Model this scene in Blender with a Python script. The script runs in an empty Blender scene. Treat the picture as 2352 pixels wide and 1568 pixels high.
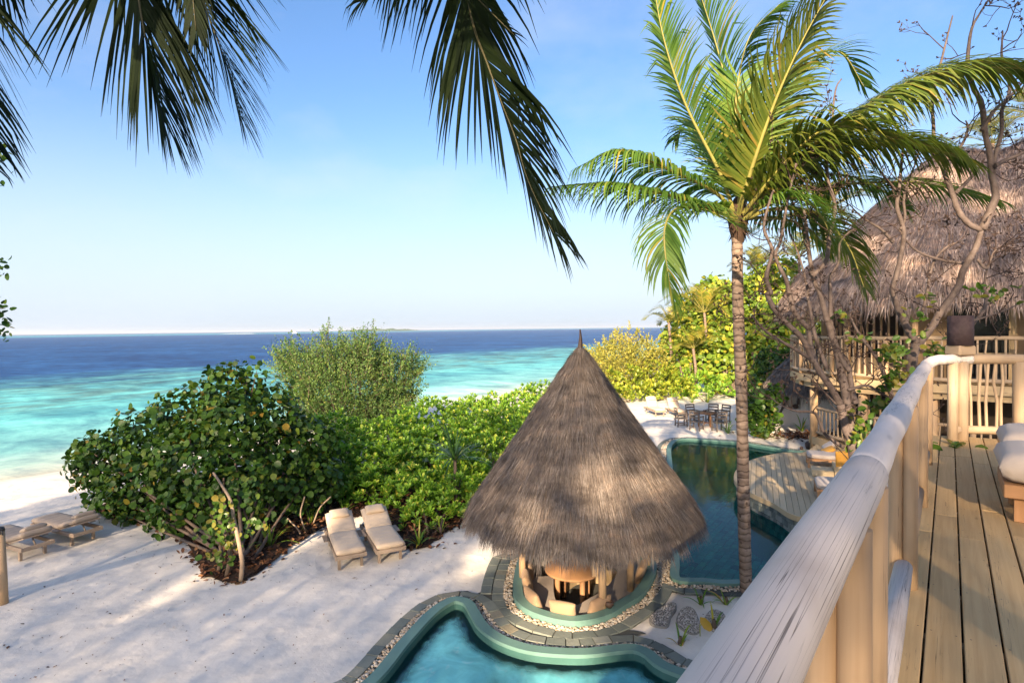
import bpy, bmesh, math, random
import numpy as np
from mathutils import Vector, Matrix
from mathutils.geometry import delaunay_2d_cdt

random.seed(7)
RNG = np.random.default_rng(7)
SC = bpy.context.scene
COL = SC.collection
V = lambda *a: np.array(a, dtype=float)

# ------------------------------------------------------------------ camera
CAM = V(0, 0, 5.2)
FP = 1306.7                      # focal length in pixels of a 2352 px wide picture (20 mm on 36 mm)
_p, _r = math.radians(1.29), math.radians(0.65)
_f = V(0, math.cos(_p), -math.sin(_p)); _r0 = V(1, 0, 0); _u0 = V(0, math.sin(_p), math.cos(_p))
_R = math.cos(_r) * _r0 - math.sin(_r) * _u0
_U = math.sin(_r) * _r0 + math.cos(_r) * _u0
cd = bpy.data.cameras.new('camera'); cam = bpy.data.objects.new('camera', cd); COL.objects.link(cam)
cd.lens = 20; cd.sensor_width = 36; cd.clip_start = 0.05; cd.clip_end = 30000
m = Matrix.Identity(4)
for i in range(3):
    m[i][0], m[i][1], m[i][2], m[i][3] = _R[i], _U[i], -_f[i], CAM[i]
cam.matrix_world = m
SC.camera = cam

def ray(px, py): return _f + (px - 1176) / FP * _R + (784 - py) / FP * _U
def G(px, py, z=0.0):            # point of height z seen in a given direction
    d = ray(px, py); return CAM + d * ((z - CAM[2]) / d[2])
def D(px, py, y):                # point at distance y ahead
    d = ray(px, py); return CAM + d * (y / d[1])
def PX(p):
    q = np.asarray(p) - CAM; z = q @ _f
    return 1176 + FP * (q @ _R) / z, 784 - FP * (q @ _U) / z

# ------------------------------------------------------------------ light
SUN_EL = 20.0
SUN_AZ = V(-0.27, -0.963)        # horizontal direction towards the sun (behind the viewer, a little left)
SUN_AZ /= np.linalg.norm(SUN_AZ)
SUN = V(*(SUN_AZ * math.cos(math.radians(SUN_EL))), math.sin(math.radians(SUN_EL)))
world = bpy.data.worlds.new('World'); SC.world = world; world.use_nodes = True
wn = world.node_tree; wn.nodes.clear()
sky = wn.nodes.new('ShaderNodeTexSky'); sky.sky_type = 'NISHITA'; sky.sun_disc = False
sky.sun_elevation = math.radians(SUN_EL); sky.sun_rotation = math.atan2(SUN_AZ[0], SUN_AZ[1])
sky.air_density = 1.0; sky.dust_density = 2.4; sky.ozone_density = 3.0; sky.altitude = 0
bg = wn.nodes.new('ShaderNodeBackground'); bg.inputs['Strength'].default_value = 0.056
out = wn.nodes.new('ShaderNodeOutputWorld')
hsv = wn.nodes.new('ShaderNodeHueSaturation'); hsv.inputs['Saturation'].default_value = 1.12
# faint wisps of cloud, a noise over the sky directions
tc = wn.nodes.new('ShaderNodeTexCoord'); mp = wn.nodes.new('ShaderNodeMapping'); mp.inputs['Scale'].default_value = (1.6, 1.6, 3.4); mp.inputs['Location'].default_value = (0.37, 0.0, 0.15)
nz = wn.nodes.new('ShaderNodeTexNoise'); nz.inputs['Scale'].default_value = 1.7; nz.inputs['Detail'].default_value = 7; nz.inputs['Roughness'].default_value = 0.55
cr = wn.nodes.new('ShaderNodeValToRGB'); cr.color_ramp.elements[0].position = 0.50; cr.color_ramp.elements[1].position = 0.8
cr.color_ramp.elements[1].color = (0.4, 0.4, 0.4, 1)
mx = wn.nodes.new('ShaderNodeMix'); mx.data_type = 'RGBA'; mx.inputs['B'].default_value = (3.2, 3.5, 4.0, 1)
L = wn.links.new
L(tc.outputs['Generated'], mp.inputs['Vector']); L(mp.outputs['Vector'], nz.inputs['Vector']); L(nz.outputs['Fac'], cr.inputs['Fac'])
L(sky.outputs['Color'], hsv.inputs['Color']); L(hsv.outputs['Color'], mx.inputs['A']); L(cr.outputs['Color'], mx.inputs['Factor'])
sxy = wn.nodes.new('ShaderNodeSeparateXYZ'); L(tc.outputs['Generated'], sxy.inputs['Vector'])
hz = wn.nodes.new('ShaderNodeMapRange'); hz.interpolation_type = 'SMOOTHERSTEP'; hz.inputs['From Min'].default_value = 0.40; hz.inputs['From Max'].default_value = -0.01; hz.inputs['To Min'].default_value = 0.0; hz.inputs['To Max'].default_value = 0.8
L(sxy.outputs['Z'], hz.inputs['Value'])
mh = wn.nodes.new('ShaderNodeMix'); mh.data_type = 'RGBA'; mh.inputs['B'].default_value = (2.85, 3.42, 3.85, 1); L(hz.outputs['Result'], mh.inputs['Factor']); L(mx.outputs['Result'], mh.inputs['A'])
tn = wn.nodes.new('ShaderNodeMix'); tn.data_type = 'RGBA'; tn.blend_type = 'MULTIPLY'; tn.inputs['Factor'].default_value = 1.0; tn.inputs['B'].default_value = (0.985, 0.95, 0.985, 1); L(mh.outputs['Result'], tn.inputs['A'])
L(tn.outputs['Result'], bg.inputs['Color']); L(bg.outputs['Background'], out.inputs['Surface'])
sd = bpy.data.lights.new('sun', 'SUN'); sd.energy = 3.3; sd.angle = math.radians(0.5); sd.color = (1.0, 0.78, 0.54)
so = bpy.data.objects.new('sun', sd); COL.objects.link(so); so.location = tuple(SUN * 60)
so.rotation_euler = Vector(tuple(SUN)).to_track_quat('Z', 'Y').to_euler()
vs = SC.view_settings; vs.view_transform = 'Standard'; vs.look = 'None'; vs.exposure = 2.42; vs.gamma = 1; vs.use_curve_mapping = False

# ------------------------------------------------------------------ materials
def mat(name):
    m = bpy.data.materials.new(name); m.use_nodes = True; t = m.node_tree; t.nodes.clear()
    return m, t
class N:
    """tiny node-graph writer"""
    def __init__(s, name):
        s.m, s.t = mat(name); s.out = s.t.nodes.new('ShaderNodeOutputMaterial')
    def n(s, typ, props=None, **inp):
        nd = s.t.nodes.new('ShaderNode' + typ)
        for k, v in (props or {}).items(): setattr(nd, k, v)
        for k, v in inp.items():
            k = k.replace('_', ' ')
            s.set(nd.inputs[k] if k in nd.inputs else nd.inputs[int(k[1:])], v)
        return nd
    def set(s, sock, v):
        if hasattr(v, 'is_output') or isinstance(v, bpy.types.NodeSocket): s.t.links.new(v, sock)
        else:
            if isinstance(v, (tuple, list)) and len(v) == 3 and sock.type == 'RGBA': v = (*v, 1)
            sock.default_value = v
    def noise(s, vec, scale, detail=4, rough=0.55, dist=0.0):
        return s.n('TexNoise', Vector=vec, Scale=scale, Detail=detail, Roughness=rough, Distortion=dist).outputs['Fac']
    def ramp(s, fac, stops, interp='LINEAR'):
        r = s.n('ValToRGB', Fac=fac); e = r.color_ramp; e.interpolation = interp
        while len(e.elements) < len(stops): e.elements.new(0.5)
        for el, (p, c) in zip(e.elements, stops):
            el.position = p; el.color = (*c, 1) if not isinstance(c, (int, float)) else (c, c, c, 1)
        return r.outputs['Color']
    def mix(s, fac, a, b, typ='MIX'):
        x = s.n('Mix', {'data_type': 'RGBA', 'blend_type': typ})
        s.set(x.inputs['Factor'], fac); s.set(x.inputs['A'], a); s.set(x.inputs['B'], b)
        return x.outputs['Result']
    def math(s, op, a, b=0.0, c=None, clamp=False):
        x = s.n('Math', {'operation': op, 'use_clamp': clamp}); s.set(x.inputs[0], a); s.set(x.inputs[1], b)
        if c is not None: s.set(x.inputs[2], c)
        return x.outputs[0]
    def mapv(s, vec, scale=(1, 1, 1), rot=(0, 0, 0), loc=(0, 0, 0)):
        x = s.n('Mapping', Vector=vec); x.inputs['Scale'].default_value = scale; x.inputs['Rotation'].default_value = rot
        x.inputs['Location'].default_value = loc; return x.outputs['Vector']
    def tc(s, k='Object'): return s.n('TexCoord').outputs[k]
    def pos(s): return s.n('NewGeometry').outputs['Position']
    def island(s):
        a = s.n('NewGeometry').outputs['Random Per Island']; b = s.n('ObjectInfo').outputs['Random']
        return s.math('FRACT', s.math('ADD', a, b), 0)
    def bump(s, h, strength=0.3, dist=0.02):
        return s.n('Bump', Height=h, Strength=strength, Distance=dist).outputs['Normal']
    def bsdf(s, color, rough=0.6, spec=0.3, normal=None, **kw):
        b = s.n('BsdfPrincipled', Base_Color=color, Roughness=rough)
        b.inputs['Specular IOR Level'].default_value = spec
        if normal is not None: s.set(b.inputs['Normal'], normal)
        for k, v in kw.items(): s.set(b.inputs[k.replace('_', ' ')], v)
        return b.outputs[0]
    def done(s, sh): s.t.links.new(sh, s.out.inputs['Surface']); return s.m

def leaf_mat(name, stops, trans=0.35, rough=0.42, spec=0.35, tcol=None):
    g = N(name)
    c = g.ramp(g.island(), stops)
    c = g.mix(1.0, c, g.ramp(g.noise(g.pos(), 1.3, 4, 0.6), [(0.3, (0.62, 0.68, 0.62)), (0.5, (1.0, 1.0, 1.0)), (0.7, (1.4, 1.25, 1.1))]), 'MULTIPLY')
    b = g.bsdf(c, rough, spec)
    tr = g.n('BsdfTranslucent', Color=g.mix(1.0, c, tcol or (1.0, 1.25, 0.45), 'MULTIPLY')).outputs[0]
    mxs = g.n('MixShader', Fac=trans); g.t.links.new(b, mxs.inputs[1]); g.t.links.new(tr, mxs.inputs[2])
    return g.done(mxs.outputs[0])

def wood_mat(name, c1, c2, crack=(0.03, 0.022, 0.018), crack_amt=0.0, knots=0.5, rough=0.65, gs=(34, 1.6), grey=None, along=1.0, fine=0):
    g = N(name)
    uv = g.tc('UV'); rnd = g.n('ObjectInfo').outputs['Random']
    off = g.n('CombineXYZ', X=g.math('MULTIPLY', rnd, 37.0), Y=g.math('MULTIPLY', rnd, 91.0)).outputs[0]
    v = g.n('VectorMath', {'operation': 'ADD'}); g.set(v.inputs[0], uv); g.set(v.inputs[1], off); v = v.outputs[0]
    gr = g.noise(g.mapv(v, (gs[0], gs[1], 1)), 1.0, 5, 0.6, 0.6)
    lo = g.noise(g.mapv(v, (6, 0.9, 1)), 1.0, 3, 0.5, 1.2)
    c = g.ramp(gr, [(0.3, c1), (0.7, c2)])
    c = g.mix(g.math('MULTIPLY', lo, 0.55), c, tuple(x * 0.8 for x in c2))
    if grey:
        c = g.mix(g.ramp(g.noise(g.mapv(v, (5, 1.3, 1)), 1.0, 4, 0.6), [(0.35, 0.0), (0.65, 1.0)]), c, grey)
    if knots:
        vo = g.n('TexVoronoi', Vector=g.mapv(v, (7, 1.7, 1)), Scale=1.0, Randomness=1.0).outputs['Distance']
        c = g.mix(g.ramp(vo, [(0.04, knots), (0.11, 0.0)]), c, tuple(x * 0.32 for x in c1))
    tone = g.math('MULTIPLY_ADD', rnd, 0.34, 0.83)
    c = g.mix(1.0, c, g.n('CombineColor', Red=tone, Green=tone, Blue=tone).outputs[0], 'MULTIPLY')
    h = g.math('MULTIPLY', gr, 0.4)
    if crack_amt:
        ck = g.noise(g.mapv(v, (44, 0.6 * along, 1)), 1.0, 3, 0.55, 0.5)
        cm = g.ramp(ck, [(0.5 - 0.010 * crack_amt, 0.0), (0.5, 1.0), (0.5 + 0.010 * crack_amt, 0.0)])
        gate = g.ramp(g.noise(g.mapv(v, (9, 0.7, 1), loc=(5, 3, 0)), 1.0, 3), [(0.5, 0.0), (0.6, 1.0)])
        cm = g.math('MULTIPLY', cm, gate)
        if fine:
            f2 = g.noise(g.mapv(v, (95, 0.5, 1), loc=(1, 7, 0)), 1.0, 2, 0.5, 0.6); fm = g.math('MULTIPLY', g.ramp(f2, [(0.487, 0.0), (0.5, 0.55), (0.513, 0.0)]), g.ramp(g.noise(g.mapv(v, (7, 1.1, 1), loc=(2, 9, 0)), 1.0, 3), [(0.38, 0.0), (0.55, 1.0)]))
            c = g.mix(fm, c, (0.10, 0.08, 0.07)); cm = g.math('MAXIMUM', cm, fm)
            st = g.ramp(g.noise(g.mapv(v, (4, 1.6, 1), loc=(3, 2, 0)), 1.0, 4, 0.6), [(0.52, 0.0), (0.75, 0.6)]); c = g.mix(st, c, (0.30, 0.22, 0.16))
        c = g.mix(cm, c, crack); h = g.math('SUBTRACT', h, g.math('MULTIPLY', cm, 1.4))
    return g.done(g.bsdf(c, rough, 0.25, g.bump(h, 0.35, 0.006)))

def plain(name, col, rough=0.6, spec=0.3, var=0.25, scale=6.0, bump=0.15, bscale=30.0, bd=0.01, metal=0):
    g = N(name); o = g.tc('Object')
    n1 = g.noise(o, scale, 5); c = g.mix(n1, tuple(x * (1 - var) for x in col), tuple(min(1, x * (1 + var)) for x in col))
    return g.done(g.bsdf(c, rough, spec, g.bump(g.noise(o, bscale, 4), bump, bd), Metallic=metal))

MT = {}
# white coral sand with footprints, drifted ripples and specks of shell and leaf
g = N('sand'); p = g.pos()
n1 = g.noise(p, 0.35, 5); n2 = g.noise(p, 3.2, 5, 0.6); n3 = g.noise(p, 60, 3)
c = g.ramp(n1, [(0.3, (0.67, 0.61, 0.525)), (0.7, (0.76, 0.70, 0.615))])
c = g.mix(g.math('MULTIPLY', g.ramp(n2, [(0.45, 0.0), (0.72, 1.0)]), 0.35), c, (0.58, 0.52, 0.44))
spk = g.n('TexVoronoi', Vector=p, Scale=3.2).outputs['Distance']
c = g.mix(g.ramp(spk, [(0.02, 0.75), (0.05, 0.0)]), c, (0.22, 0.16, 0.11))
fp = g.n('TexVoronoi', {'feature': 'SMOOTH_F1'}, Vector=g.mapv(p, (1.9, 1.2, 1.0), rot=(0, 0, 0.6)), Scale=1.0).outputs['Distance']
fpg = g.ramp(g.noise(p, 0.5, 2), [(0.36, 0.0), (0.58, 1.0)])
h = g.math('ADD', g.math('MULTIPLY', g.ramp(fp, [(0.0, 0.0), (0.28, 1.0)]), g.math('MULTIPLY', fpg, 1.7)), g.math('MULTIPLY', n2, 0.9))
h = g.math('ADD', h, g.math('MULTIPLY', n3, 0.05))
h = g.math('ADD', h, g.math('MULTIPLY', g.noise(g.mapv(p, (0.8, 3.0, 1), rot=(0, 0, 0.5)), 1.0, 4), 0.18))
MT['sand'] = g.done(g.bsdf(c, 0.9, 0.1, g.bump(h, 0.75, 0.036)))

# sea: colour of the water over sand, reef and the drop-off; local y is the distance from the shore
g = N('sea'); o = g.tc('Object'); sx = g.n('SeparateXYZ', Vector=o)
dist = sx.outputs['Y']
w1 = g.noise(g.mapv(o, (0.05, 0.11, 1)), 1.0, 4, 0.6); w2 = g.noise(g.mapv(o, (0.16, 0.4, 1)), 1.0, 5, 0.65)
dw = g.math('ADD', dist, g.math('MULTIPLY', g.math('MINIMUM', dist, 90.0), g.math('MULTIPLY_ADD', w1, 0.8, -0.4))); dw = g.math('ADD', dw, g.math('MULTIPLY', g.math('MINIMUM', dist, 90.0), g.math('MULTIPLY_ADD', w2, 0.44, -0.22)))
near = g.ramp(g.math('DIVIDE', g.math('ADD', dist, g.math('MULTIPLY_ADD', w2, 3.0, -1.5)), 100.0, clamp=True),
              [(0.0, (0.62, 0.55, 0.40)), (0.014, (0.58, 0.62, 0.48)), (0.035, (0.38, 0.54, 0.46)), (0.08, (0.20, 0.48, 0.45)), (0.2, (0.10, 0.39, 0.405)), (1.0, (0.075, 0.31, 0.36))])
reef = g.math('MULTIPLY', g.ramp(w2, [(0.40, 0.0), (0.58, 1.0)]), g.ramp(g.math('DIVIDE', dw, 100.0, clamp=True), [(0.19, 0.0), (0.32, 0.85), (0.56, 0.85), (0.62, 0.3)]))
c = g.mix(reef, near, (0.075, 0.17, 0.165))
deep = g.ramp(g.math('DIVIDE', dw, 100.0, clamp=True), [(0.50, 0.0), (0.60, 0.7), (0.72, 1.0)])
c = g.mix(deep, c, g.mix(w2, (0.006, 0.042, 0.145), (0.016, 0.075, 0.21)))
far = g.ramp(g.math('DIVIDE', dist, 10000.0, clamp=True), [(0.10, 0.0), (0.13, 1.0), (0.26, 1.0), (0.32, 0.0)])
farx = g.ramp(g.math('DIVIDE', g.math('ADD', sx.outputs['X'], 6000.0), 12000.0, clamp=True), [(0.30, 0.0), (0.42, 1.0)])
c = g.mix(g.math('MULTIPLY', g.math('MULTIPLY', far, farx), 0.5), c, (0.06, 0.35, 0.42))
c = g.mix(1.0, c, g.ramp(g.math('ADD', g.math('MULTIPLY', g.noise(g.mapv(o, (0.3, 0.17, 1)), 1.0, 5, 0.7, 0.4), 0.6), g.math('MULTIPLY', g.noise(g.mapv(o, (0.05, 0.03, 1)), 1.0, 3, 0.6), 0.4)), [(0.38, (0.42, 0.5, 0.62)), (0.5, (0.95, 0.96, 0.97)), (0.62, (1.75, 1.55, 1.4))]), 'MULTIPLY')  # light and dark faces of waves put into the sea colour
wav = g.math('ADD', g.noise(g.mapv(o, (0.22, 0.75, 1)), 1.0, 6, 0.62, 0.4), g.math('MULTIPLY', g.noise(g.mapv(o, (0.05, 0.16, 1)), 1.0, 4), 1.6))
# whitecaps and sun glitter, both painted into the colour as streaks
cap = g.ramp(g.noise(g.mapv(o, (0.12, 0.9, 1)), 1.0, 6, 0.72), [(0.70, 0.0), (0.78, 0.7)])
c = g.mix(g.math('MULTIPLY', cap, g.ramp(g.math('DIVIDE', dist, 100.0, clamp=True), [(0.05, 0.0), (0.4, 1.0)])), c, (0.30, 0.36, 0.45))
foam = g.math('MULTIPLY', g.ramp(g.math('ADD', dist, g.math('MULTIPLY_ADD', g.noise(g.mapv(o, (0.3, 1.6, 1)), 1.0, 4), 4.0, -2.0)), [(0.0, 1.0), (0.55, 0.75), (0.8, 0.0)]), g.ramp(w2, [(0.3, 0.2), (0.6, 0.8)]))
c = g.mix(foam, c, (0.72, 0.70, 0.64))
nb = g.bump(wav, 1.0, 0.7); df = g.n('BsdfDiffuse', Color=c).outputs[0]; gl = g.n('BsdfGlossy', Color=(1, 1, 1), Roughness=0.25, Normal=nb).outputs[0]
ms = g.n('MixShader', Fac=g.math('MULTIPLY', g.n('Fresnel', IOR=1.33, Normal=nb).outputs[0], 0.3)); g.t.links.new(df, ms.inputs[1]); g.t.links.new(gl, ms.inputs[2])
MT['sea'] = g.done(ms.outputs[0])

def water(name, tint, fres=1.33, bscale=2.2, bstr=0.25, milk=0.0, milkc=(0.2, 0.6, 0.6), aer=False):
    g = N(name); o = g.pos()
    h = g.math('ADD', g.noise(o, bscale, 4, 0.6, 0.5), g.math('MULTIPLY', g.noise(o, bscale * 3.3, 3), 0.35))
    nrm = g.bump(h, bstr, 0.05)
    fr = g.n('Fresnel', IOR=fres, Normal=nrm).outputs[0]
    tr = g.n('BsdfTransparent', Color=tint).outputs[0]
    mk = g.ramp(g.noise(o, 1.3, 5, 0.6, 1.0), [(0.3, milk * 0.6), (0.7, min(1, milk * 1.35))])
    if aer:     # air bubbles whiten the middle, the water by the wall stays clear
        at = g.n('Attribute', {'attribute_name': 'aeration'}).outputs['Fac']
        mk = g.math('MULTIPLY', mk, g.ramp(g.math('ADD', at, g.math('MULTIPLY_ADD', g.noise(o, 5.0, 4), 0.5, -0.25)), [(0.15, 0.0), (0.8, 1.0)]))
        fo = g.math('MULTIPLY', g.ramp(g.noise(o, 2.1, 6, 0.66, 1.5), [(0.56, 0.0), (0.75, 0.55)]), at)
        milkc = g.mix(fo, milkc, (0.55, 0.72, 0.75))
    body = g.n('MixShader', Fac=mk); g.t.links.new(tr, body.inputs[1])
    g.t.links.new(g.n('BsdfDiffuse', Color=milkc).outputs[0], body.inputs[2])
    gl = g.n('BsdfGlossy', Color=(1, 1, 1), Roughness=0.04, Normal=nrm).outputs[0]
    ms = g.n('MixShader', Fac=fr); g.t.links.new(body.outputs[0], ms.inputs[1]); g.t.links.new(gl, ms.inputs[2])
    return g.done(ms.outputs[0])
MT['water_big'] = water('deep_pool_water', (0.06, 0.58, 0.52), fres=1.12, bscale=1.6, bstr=0.07, milk=0.12, milkc=(0.03, 0.22, 0.21))
MT['water_small'] = water('plunge_pool_water', (0.62, 0.92, 0.92), fres=1.22, bscale=3.0, bstr=0.3, milk=0.8, milkc=(0.19, 0.62, 0.66), aer=True)

MT['rim'] = plain('turquoise_plaster', (0.13, 0.235, 0.20), 0.55, 0.3, 0.14, 3.0, 0.12, 40, 0.004)
MT['basin'] = plain('turquoise_pool_lining', (0.34, 0.74, 0.74), 0.6, 0.2, 0.2, 2.0)
MT['basin_dark'] = plain('green_pool_lining', (0.05, 0.13, 0.11), 0.6, 0.2, 0.25, 2.0)
g = N('pool_tile'); r = g.island()
c = g.ramp(r, [(0.0, (0.05, 0.10, 0.075)), (0.15, (0.12, 0.22, 0.17)), (0.7, (0.19, 0.32, 0.25)), (0.9, (0.24, 0.36, 0.25)), (1.0, (0.32, 0.35, 0.2))])
MT['tile'] = g.done(g.bsdf(c, 0.5, 0.3))
g = N('slate_paver'); r = g.island(); p = g.pos()
c = g.ramp(r, [(0.0, (0.135, 0.155, 0.135)), (0.45, (0.196, 0.216, 0.182)), (0.8, (0.257, 0.270, 0.223)), (0.92, (0.338, 0.284, 0.176)), (1.0, (0.297, 0.311, 0.270))])
c = g.mix(g.math('MULTIPLY', g.noise(p, 14, 5, 0.65), 0.6), c, (0.115, 0.128, 0.115))
MT['slate'] = g.done(g.bsdf(c, 0.75, 0.25, g.bump(g.noise(p, 22, 5), 0.6, 0.012)))
MT['mortar'] = plain('grey_mortar', (0.26, 0.24, 0.21), 0.9, 0.1)
MT['joint'] = plain('dark_joint_mortar', (0.085, 0.085, 0.075), 0.9, 0.1)
g = N('wall_stone'); r = g.island(); p = g.pos()
c = g.ramp(r, [(0.0, (0.10, 0.12, 0.11)), (0.5, (0.19, 0.22, 0.20)), (1.0, (0.32, 0.34, 0.30))])
c = g.mix(g.math('MULTIPLY', g.noise(p, 9, 5, 0.7), 0.6), c, (0.08, 0.09, 0.08))
MT['wallstone'] = g.done(g.bsdf(c, 0.7, 0.3, g.bump(g.noise(p, 18, 5), 0.5, 0.01)))
g = N('pebbles')
c = g.ramp(g.island(), [(0.0, (0.30, 0.22, 0.145)), (0.3, (0.46, 0.37, 0.26)), (0.65, (0.56, 0.47, 0.36)), (0.9, (0.66, 0.60, 0.5)), (1.0, (0.36, 0.31, 0.26))])
MT['pebble'] = g.done(g.bsdf(c, 0.55, 0.35))
g = N('pale_pebbles')
c = g.ramp(g.island(), [(0.0, (0.32, 0.28, 0.24)), (0.5, (0.44, 0.40, 0.35)), (1.0, (0.54, 0.50, 0.45))])
MT['pebble_pale'] = g.done(g.bsdf(c, 0.6, 0.3))

def thatch_mat(name, stops, trans=0.1):
    g = N(name); c = g.ramp(g.island(), stops)
    p = g.pos(); c = g.mix(g.math('MULTIPLY', g.ramp(g.noise(p, 1.7, 5, 0.6), [(0.35, 0.0), (0.65, 1.0)]), 0.5), c, stops[1][1]); c = g.mix(1.0, c, g.ramp(g.noise(g.mapv(p, (1, 1, 2.2)), 2.6, 4, 0.6), [(0.32, (0.62, 0.60, 0.58)), (0.55, (1.0, 1.0, 1.0)), (0.72, (1.35, 1.22, 1.1))]), 'MULTIPLY')
    return g.done(g.bsdf(c, 0.6, 0.28))
MT['thatch'] = thatch_mat('grey_thatch', [(0.0, (0.082, 0.063, 0.05)), (0.35, (0.137, 0.109, 0.092)), (0.7, (0.202, 0.168, 0.143)), (0.93, (0.295, 0.257, 0.224)), (1.0, (0.273, 0.19, 0.126))])
MT['thatch_base'] = plain('thatch_underlayer', (0.115, 0.088, 0.068), 0.9, 0.1, 0.35, 5.0, 0.8, 60, 0.03)
MT['thatch_house'] = thatch_mat('brown_thatch', [(0.0, (0.126, 0.086, 0.071)), (0.35, (0.23, 0.168, 0.138)), (0.7, (0.357, 0.271, 0.223)), (0.92, (0.485, 0.392, 0.336)), (1.0, (0.379, 0.223, 0.142))])
MT['cord'] = plain('dark_netting_cord', (0.06, 0.05, 0.045), 0.8, 0.2)

MT['log'] = wood_mat('bleached_log_wood', (0.47, 0.40, 0.345), (0.62, 0.54, 0.48), crack_amt=1.0, knots=0.6, grey=(0.55, 0.48, 0.43), gs=(34, 0.8), fine=1)
MT['log2'] = wood_mat('bleached_checked_log_wood', (0.54, 0.47, 0.42), (0.66, 0.59, 0.54), crack_amt=1.6, knots=0.3, grey=(0.50, 0.445, 0.41), gs=(22, 3.0), along=9.0)
MT['pole'] = wood_mat('peeled_pine_pole', (0.37, 0.235, 0.13), (0.49, 0.335, 0.195), crack_amt=0.7, knots=0.6, gs=(26, 1.1))
MT['pole_pale'] = wood_mat('pale_pine_pole', (0.35, 0.245, 0.155), (0.45, 0.335, 0.22), crack_amt=0.5, knots=0.4, gs=(22, 1.0))
MT['plank'] = wood_mat('balcony_plank', (0.45, 0.285, 0.12), (0.59, 0.405, 0.195), crack_amt=0.25, knots=0.7, gs=(40, 1.3))
MT['deck'] = wood_mat('pool_deck_plank', (0.50, 0.365, 0.20), (0.62, 0.475, 0.285), knots=0.5, gs=(40, 1.3), grey=(0.55, 0.425, 0.26))
MT['beam'] = wood_mat('pine_beam', (0.38, 0.265, 0.14), (0.48, 0.355, 0.205), knots=0.6, gs=(26, 1.1))
MT['redwood'] = wood_mat('orange_pine', (0.34, 0.17, 0.075), (0.44, 0.24, 0.115), knots=0.4, gs=(30, 1.1))
MT['teak'] = wood_mat('teak_table_wood', (0.26, 0.125, 0.055), (0.36, 0.19, 0.09), knots=0.2, gs=(30, 1.0))
MT['grey_wood'] = wood_mat('weathered_grey_wood', (0.095, 0.075, 0.062), (0.17, 0.14, 0.118), knots=0.3, gs=(30, 1.2), crack_amt=0.6)
MT['lounger_wood'] = wood_mat('weathered_lounger_wood', (0.22, 0.16, 0.115), (0.34, 0.265, 0.2), knots=0.3, gs=(30, 1.2), crack_amt=0.4)
MT['dark_wood'] = plain('dark_finial_wood', (0.075, 0.045, 0.032), 0.5, 0.4, 0.4, 20)
def fabric(name, col):
    g = N(name); o = g.tc('Object')
    wr = g.math('ADD', g.noise(g.mapv(o, (9, 5, 5)), 1.0, 5, 0.6, 0.8), g.math('MULTIPLY', g.noise(o, 2.5, 3), 1.2))
    c = g.mix(g.math('MULTIPLY', g.noise(o, 4, 4), 0.5), col, tuple(x * 0.82 for x in col))
    return g.done(g.bsdf(c, 0.85, 0.15, g.bump(wr, 0.5, 0.018), Sheen_Weight=0.1))
MT['cushion'] = fabric('beige_canvas', (0.56, 0.44, 0.32))
MT['cushion_grey'] = fabric('taupe_canvas', (0.33, 0.265, 0.21))
MT['cushion_deck'] = fabric('stone_canvas', (0.50, 0.42, 0.355))
MT['cushion_tan'] = fabric('tan_canvas', (0.38, 0.245, 0.145))
MT['cushion_orange'] = fabric('saffron_canvas', (0.62, 0.30, 0.05))
MT['white_plaster'] = plain('white_rough_plaster', (0.70, 0.675, 0.63), 0.85, 0.15, 0.06, 3, 0.8, 14, 0.03)
MT['terracotta'] = plain('dark_clay', (0.07, 0.045, 0.035), 0.6, 0.3, 0.4, 9)
MT['lantern'] = plain('bark_lamp_shade', (0.045, 0.030, 0.032), 0.7, 0.2, 0.6, 12, 0.6, 24, 0.02)
MT['iron'] = plain('black_iron', (0.03, 0.03, 0.03), 0.5, 0.4)
g = N('window_glass'); MT['glass'] = g.done(g.bsdf((0.012, 0.014, 0.015), 0.06, 0.5))
MT['dark_room'] = plain('dark_interior', (0.05, 0.038, 0.028), 0.9, 0.1, 0.3)  # shade of the unlit rooms put into the wall colour
MT['house_wall'] = plain('ochre_house_wall', (0.34, 0.23, 0.13), 0.8, 0.15, 0.2, 3)
# barks
g = N('coconut_bark'); o = g.tc('UV'); p = g.pos(); z = g.n('SeparateXYZ', Vector=p).outputs['Z']
ring = g.math('SINE', g.math('MULTIPLY_ADD', z, 46.0, g.math('MULTIPLY', g.noise(p, 5.0, 3), 7.0)), 0)
c = g.ramp(g.noise(g.mapv(p, (3, 3, 9)), 1.0, 5, 0.65), [(0.3, (0.13, 0.09, 0.065)), (0.6, (0.25, 0.185, 0.14)), (0.8, (0.35, 0.28, 0.225))])
c = g.mix(g.ramp(ring, [(0.62, 0.0), (0.98, 0.85)]), c, (0.07, 0.045, 0.032))
sc = g.n('TexVoronoi', Vector=g.mapv(p, (7, 7, 4.5)), Scale=1.0).outputs['Distance']
c = g.mix(g.ramp(sc, [(0.12, 0.9), (0.2, 0.0)]), c, (0.045, 0.03, 0.024))
MT['palm_bark'] = g.done(g.bsdf(c, 0.8, 0.2, g.bump(g.math('ADD', g.math('MULTIPLY', ring, -0.5), g.noise(p, 24, 4)), 0.6, 0.02)))
g = N('smooth_grey_bark'); p = g.pos()
c = g.ramp(g.noise(p, 7, 5, 0.6), [(0.3, (0.07, 0.05, 0.042)), (0.7, (0.15, 0.115, 0.10))])
c = g.mix(g.ramp(g.n('TexVoronoi', Vector=p, Scale=34).outputs['Distance'], [(0.1, 0.55), (0.22, 0.0)]), c, (0.26, 0.22, 0.19))
MT['bark'] = g.done(g.bsdf(c, 0.7, 0.2, g.bump(g.noise(p, 30, 4), 0.4, 0.012)))
MT['twig'] = plain('dark_twig', (0.06, 0.04, 0.033), 0.8, 0.15, 0.4, 20)
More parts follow.
